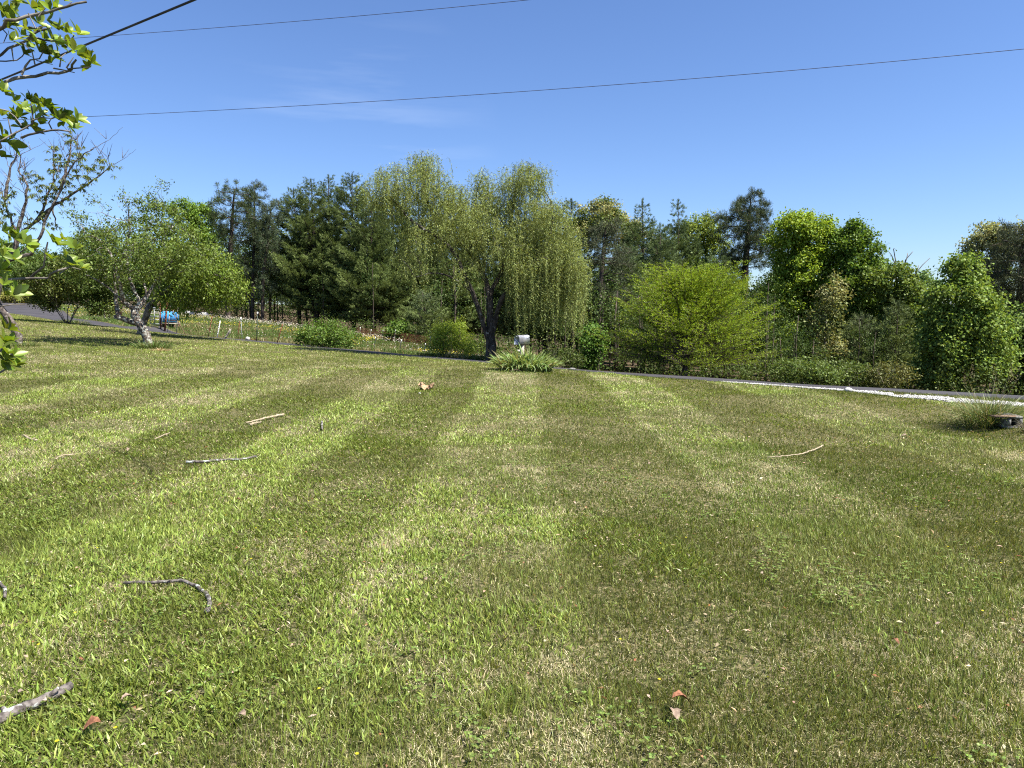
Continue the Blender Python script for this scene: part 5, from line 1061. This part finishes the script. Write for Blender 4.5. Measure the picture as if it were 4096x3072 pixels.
def netting(label, pts, hgt, rows, gap, r, mat, cat='fence'):
    g = Geo(); P3 = [on(P(u, v, y)[0], y) for u, v, y in pts]; q = resample(np.array(P3), gap); q[:, 2] = H(q[:, 0], q[:, 1])
    for k in range(rows): g.tube(q + (0, 0, .08 + hgt * k / (rows - 1)), r, 3, False)
    for p in q: g.tube([p + (0, 0, .05), p + (0, 0, .08 + hgt)], r, 3, False)
    o = g.make('wire_fence', mat, colored=False); tag(o, label, cat)
netting("dark reddish net fence along the shaded wood edge right of the round shrub", [(1430, 1340, 43.3), (1530, 1350, 41.3), (1640, 1365, 39.6), (1730, 1380, 38.4)], .55, 12, .10, .006, M['rust'])
netting("sagging wire fence between the posts along the near side of the field", [(735, 1330, 36.3), (850, 1330, 35.6), (1028, 1350, 32.8), (1110, 1356, 32.4), (1330, 1385, 31.8), (1500, 1396, 32.8), (1600, 1413, 31.9), (1700, 1420, 31)], .75, 5, .5, .004, M['rust'])
netting("wire fence between the pale posts left of the apple trunk", [(380, 1240, 44.5), (440, 1250, 44.2), (520, 1265, 43), (600, 1290, 40)], .8, 7, .25, .004, M['rust'])
def rock(label, u, v, y, s, mat, name='rock', cat='rock', z=0.35):
    b = on(P(u, v, y)[0], y); th = np.linspace(0, np.pi, 9)[:, None]; ph = np.linspace(0, 2 * np.pi, 14, endpoint=False)[None]
    x_, y_, z_ = np.sin(th) * np.cos(ph), np.sin(th) * np.sin(ph), np.cos(th) * np.ones_like(ph); nz_ = 1 + .25 * (RNG.random(x_.shape) - .5)
    V = np.stack([x_ * s[0] * nz_, y_ * s[1] * nz_, z_ * s[2] * nz_], -1).reshape(-1, 3) + b + (0, 0, s[2] * z)
    i = np.arange(8)[:, None] * 14; j = np.arange(14)[None]; q = np.stack([i + j, i + (j + 1) % 14, i + 14 + (j + 1) % 14, i + 14 + j], -1).reshape(-1, 4)
    o = build(name, V, q, None, mat, smooth=True); tag(o, label, cat)
rock("pale boulder on the flowery ridge right of the barrel, left of the two", 757, 1268, 50, (.36, .3, .24), M['rock']); rock("pale boulder on the flowery ridge, right of the two", 815, 1276, 50, (.42, .3, .24), M['rock'])
rock("small white rock in the field grass near the tall green post", 990, 1336, 34, (.12, .1, .10), M['rock'], z=.8); rock("pale stone on the lane verge right of the iris clump", 2290, 1466, 21.6, (.11, .08, .04), M['concrete'], z=.9)
rock("grey stone at the inner edge of the white gravel", 3393, 1556, 15.1, (.09, .07, .06), M['rock'], z=.6)
post("rotten pale log end sticking up beside the lane", (922, 1318), (899, 1343), 33.8, .05, M['palepost'], kind='log', cat='log', grp=None)

# ---------------- ornamental grass tuft and concrete block at the right
def tuft(label, u, v, R_, n, hgt, cols, name='grass_tuft', cat='grass clump', W=.006, el=1.35, seeds=0):
    c0 = ground_px(u, v); t = thing(name, c0, label, cat); g = Geo()
    for i in range(n):
        a_ = RNG.random() * 6.28; r_ = RNG.random() ** .6; p = on(c0[0] + math.cos(a_) * R_ * r_, c0[1] + math.sin(a_) * R_ * .8 * r_); k = RNG.random() < .25
        arc_leaf(g, p, a_ + RNG.normal() * .7, hgt * (.55 + .6 * RNG.random()), W, el - .35 * r_ + RNG.normal() * .15, .4 + 1.0 * RNG.random(), jitter_col(cols[1] if k else cols[0], 1, .25)[0])
    g.make('blades', M['grass'], t)
    if seeds:
        g = Geo()
        for i in range(seeds):
            a_ = RNG.random() * 6.28; p = on(c0[0] + math.cos(a_) * R_ * .5, c0[1] + math.sin(a_) * R_ * .4); L = hgt * (1.15 + .35 * RNG.random()); arc_leaf(g, p, a_, L, .004, 1.4 + RNG.normal() * .1, .35, np.array((.33, .28, .17)))
            tipp = p + np.array((math.cos(a_) * L * .25, math.sin(a_) * L * .25, L * .93)); m = 26; g.needles(tipp + RNG.standard_normal((m, 3)) * (.012, .012, .05), RNG.standard_normal((m, 3)) + (0, 0, 1), .02, .004, (.36, .30, .19))
        g.make('seed_heads', M['grass'], t)
tuft("tall dense tuft of unmown grass in front of the concrete block at the right", 3945, 1708, .30, 800, .62, [(0.085, 0.125, 0.035), (0.27, 0.24, 0.12)], seeds=16)
tuft("rounded dry grass tuft at the right picture edge", 4135, 1725, .13, 220, .22, [(0.10, 0.09, 0.07), (0.24, 0.20, 0.13)], W=.007)
tuft("unmown grass around the foot of the leaning apple tree", 615, 1396, .55, 520, .34, [(0.085, 0.14, 0.035), (0.22, 0.21, 0.09)], W=.012)
tuft("dry straw-coloured tuft right of the apple trunk", 640, 1404, .22, 220, .20, [(0.42, 0.33, 0.20), (0.30, 0.27, 0.12)], W=.010, el=.9)
tuft("unmown grass round the foot of the left edge tree", 100, 1385, .4, 260, .2, [(0.085, 0.13, 0.035), (0.26, 0.23, 0.11)], W=.010)
tuft("dry brown tuft at the foot of the tall green post", 1030, 1362, .35, 220, .30, [(0.32, 0.22, 0.13), (0.30, 0.27, 0.12)], W=.014, el=1.0)
tuft("grass growing round the base of the multi-stemmed shrub", 300, 1294, .7, 420, .28, [(0.075, 0.115, 0.03), (0.22, 0.2, 0.09)], W=.014)
def block():
    c0 = ground_px(4062, 1716); y = c0[1] + .02; W, Hh, D, tk = .19, .19, .39, .035; cx = c0[0] + .01; z0 = float(H(cx, y)) + .0
    t = thing('concrete_block', (cx, y, z0), "hollow grey concrete block lying at the right edge beside the grass tuft", 'concrete block'); R = rotz(-.12); cc = np.array((cx, y, z0 + Hh / 2 - .01))
    g = Geo()
    for off, sz in [((0, D / 2 - .0, Hh / 2 - tk / 2), (W, D, tk)), ((0, D / 2, -Hh / 2 + tk / 2), (W, D, tk)), ((-W / 2 + tk / 2, D / 2, 0), (tk, D - .004, Hh - 2 * tk)), ((W / 2 - tk / 2, D / 2, 0), (tk, D - .004, Hh - 2 * tk)), ((0, D / 2 + .05, 0), (W - 2 * tk, tk, Hh - 2 * tk))]:
        g.box(np.array(off) @ R.T + cc, sz, R)
    g.make('body', M['concrete'], t, colored=False)
    g = Geo(); q0 = P(3975, 1668, y + .02); q1 = P(4075, 1671, y + .02); g.box((q0 + q1) / 2 + (0, .05, .012), (abs(q1[0] - q0[0]), .14, .018)); o = g.make('board', M['brownpost'], colored=False); tag(o, "thin weathered board lying along the top of the concrete block", 'board')
block()

# ---------------- fallen sticks, leaves and paper on the lawn
def stick(label, pts, r0, r1, mat, lift=.02, grp='fallen sticks on the lawn', knob=True):
    q = np.array([ground_px(u, v) for u, v in pts]); q = resample(q, .035)
    for _ in range(4): q[1:-1] = (q[:-2] + q[2:] + 2 * q[1:-1]) / 4
    q = q + 0; q[:, 2] = H(q[:, 0], q[:, 1]) + lift * .72 
    if len(q) > 3: q[1:-1] += RNG.standard_normal((len(q) - 2, 3)) * .0025
    g = Geo(); g.tube(q, np.linspace(r0, r1, len(q)), 8, wob=.07)
    if knob and len(q) > 6:
        for k in (len(q) // 3, 2 * len(q) // 3): g.tube([q[k], q[k] + (RNG.normal() * .02, RNG.normal() * .02, r0 * 1.5)], [r0 * .55, r0 * .35], 6)
    o = g.make('fallen_stick', mat, colored=False, smooth=True); tag(o, label, 'stick', grp)
stick("curved lichen-spotted stick hooked like a question mark in the left foreground", [(497, 2362), (578, 2359), (683, 2351), (746, 2353), (804, 2377), (838, 2412), (840, 2445), (826, 2470)], .008, .013, M['stick'], .045)
stick("thick lichen-patched stick in the bottom left corner with a broken end", [(-90, 2950), (60, 2892), (150, 2848), (225, 2815), (285, 2782)], .022, .019, M['stick'], .045)
stick("long dark stick lying across the lawn right of the left foreground", [(745, 1862), (830, 1858), (900, 1850), (980, 1850), (1025, 1838)], .014, .010, M['stick'], .04)
stick("pale bleached forked stick near the upper left lawn", [(985, 1702), (1050, 1685), (1100, 1674), (1135, 1667)], .010, .018, M['palestick'], .045)
stick("short pale stick just below the forked bleached one", [(1000, 1710), (1045, 1698)], .014, .009, M['palestick'], .05)
stick("tiny upright-lying stick right of the bleached forked one", [(1288, 1698), (1288, 1728)], .014, .010, M['stick'], .05)
stick("thin curved twig on the right half of the lawn", [(3070, 1842), (3130, 1838), (3200, 1831), (3250, 1815), (3292, 1794)], .005, .009, M['palestick'], .055)
stick("small crooked stick at the left edge of the foreground", [(-30, 2350), (10, 2362), (28, 2385), (20, 2420)], .008, .008, M['stick'], .045)
stick("thin forked twig in the left middle of the lawn", [(225, 1852), (245, 1838), (300, 1832)], .006, .007, M['palestick'], .05)
stick("faint twig near the left middle of the lawn", [(620, 1768), (650, 1756), (680, 1742)], .006, .006, M['palestick'], .05)
stick("pale twig at the far left of the lawn", [(95, 1752), (120, 1768), (150, 1774)], .010, .012, M['palestick'], .045)
def crumple(label, u, v, sx, sy, hz, mat, name, cat, seed, grp=None, lift=.03):
    rg = np.random.default_rng(seed); c0 = ground_px(u, v); n = 13; s = np.linspace(-1, 1, n); X, Y = np.meshgrid(s, s, indexing='ij'); ed = 1 - .25 * rg.random((n, n)) * (np.maximum(abs(X), abs(Y)) > .8)
    r_ = np.sqrt(np.maximum(1 - .38 * (X ** 2) * (Y ** 2) * 2, .2)); Z = rg.random((n, n)) ** 1.4 * hz * (1 - .5 * (X ** 2 + Y ** 2) / 2) + hz * .4 * np.sin(X * 3 + rg.random() * 6)
    V = np.stack([c0[0] + X * sx * ed * r_ + rg.normal(size=(n, n)) * sx * .04, c0[1] + Y * sy * ed * r_ + rg.normal(size=(n, n)) * sy * .05, H(c0[0], c0[1]) + lift + Z], -1).reshape(-1, 3)
    i = np.arange(n * n).reshape(n, n); q = np.stack([i[:-1, :-1], i[1:, :-1], i[1:, 1:], i[:-1, 1:]], -1).reshape(-1, 4); o = build(name, V, q, None, mat); tag(o, label, cat, grp)
crumple("crumpled piece of brown paper on the dark mowing stripe left of centre", 1706, 1560, .175, .15, .13, M['paper'], 'crumpled_paper', 'paper', 3)
crumple("small white paper scrap just in front of the crumpled brown paper", 1679, 1584, .028, .02, .01, M['white'], 'paper_scrap', 'paper', 4, lift=.05)
def dleaf(label, u, v, L, mat, seed, lift=.03, grp='dead leaves on the lawn'):
    rg = np.random.default_rng(seed); c0 = ground_px(u, v) + (0, 0, lift); t = np.linspace(0, 1, 7); w = L * .30 * np.sin(np.pi * t) ** .7 * (1 + .35 * (np.arange(7) % 2)); an = rg.random() * 6.28
    d = np.array((math.cos(an), math.sin(an), .25)); sd = np.array((-d[1], d[0], .1)); mid = c0 + d * (t * L - L / 2)[:, None] + np.array((0, 0, 1)) * (L * .25 * np.sin(t * 3))[:, None]
    V = np.concatenate([mid + sd * w[:, None] + np.array((0, 0, 1)) * (w * .6)[:, None], mid, mid - sd * w[:, None] + np.array((0, 0, 1)) * (w * .45)[:, None]]); i = np.arange(6)[:, None]
    q = np.concatenate([i + np.array([0, 1, 8, 7]), i + np.array([7, 8, 15, 14])]); o = build('dead_leaf', V, q, None, mat); tag(o, label, 'leaf', grp)
dleaf("curled orange-brown dead leaf in the lower right foreground", 2722, 2862, .075, M['deadleaf'], 1, .055); dleaf("dull grey-brown leaf touching the orange one in the lower right", 2700, 2905, .055, M['paledead'], 2, .04)
dleaf("reddish dead leaf near the bottom left corner", 372, 2960, .06, M['deadleaf'], 3, .05); dleaf("pale pink dead leaf at the bottom, left of centre", 968, 2912, .04, M['paledead'], 4, .05)
dleaf("small pink petal-like leaf right of the curved stick", 910, 2466, .03, M['paledead'], 5, .05); dleaf("small brown leaf in the middle left of the lawn", 955, 2030, .05, M['deadleaf'], 6, .05)
dleaf("tan leaf flat in the grass just left of the bottom edge centre", 515, 2858, .05, M['paledead'], 7, .045); dleaf("small reddish leaf right of the thick stripe, right foreground", 3580, 2610, .04, M['deadleaf'], 8, .05)
dleaf("pale leaf left of the dark stripe in the centre foreground", 1700, 2360, .04, M['paledead'], 9, .05); dleaf("light leaf on the right lawn below the concrete block", 3615, 1760, .07, M['paledead'], 10, .05)
dleaf("small light leaf in the right middle lawn", 2598, 1873, .035, M['paledead'], 11, .05); dleaf("tiny pale leaf on the left lawn above the long dark stick", 515, 1818, .05, M['paledead'], 12, .05)
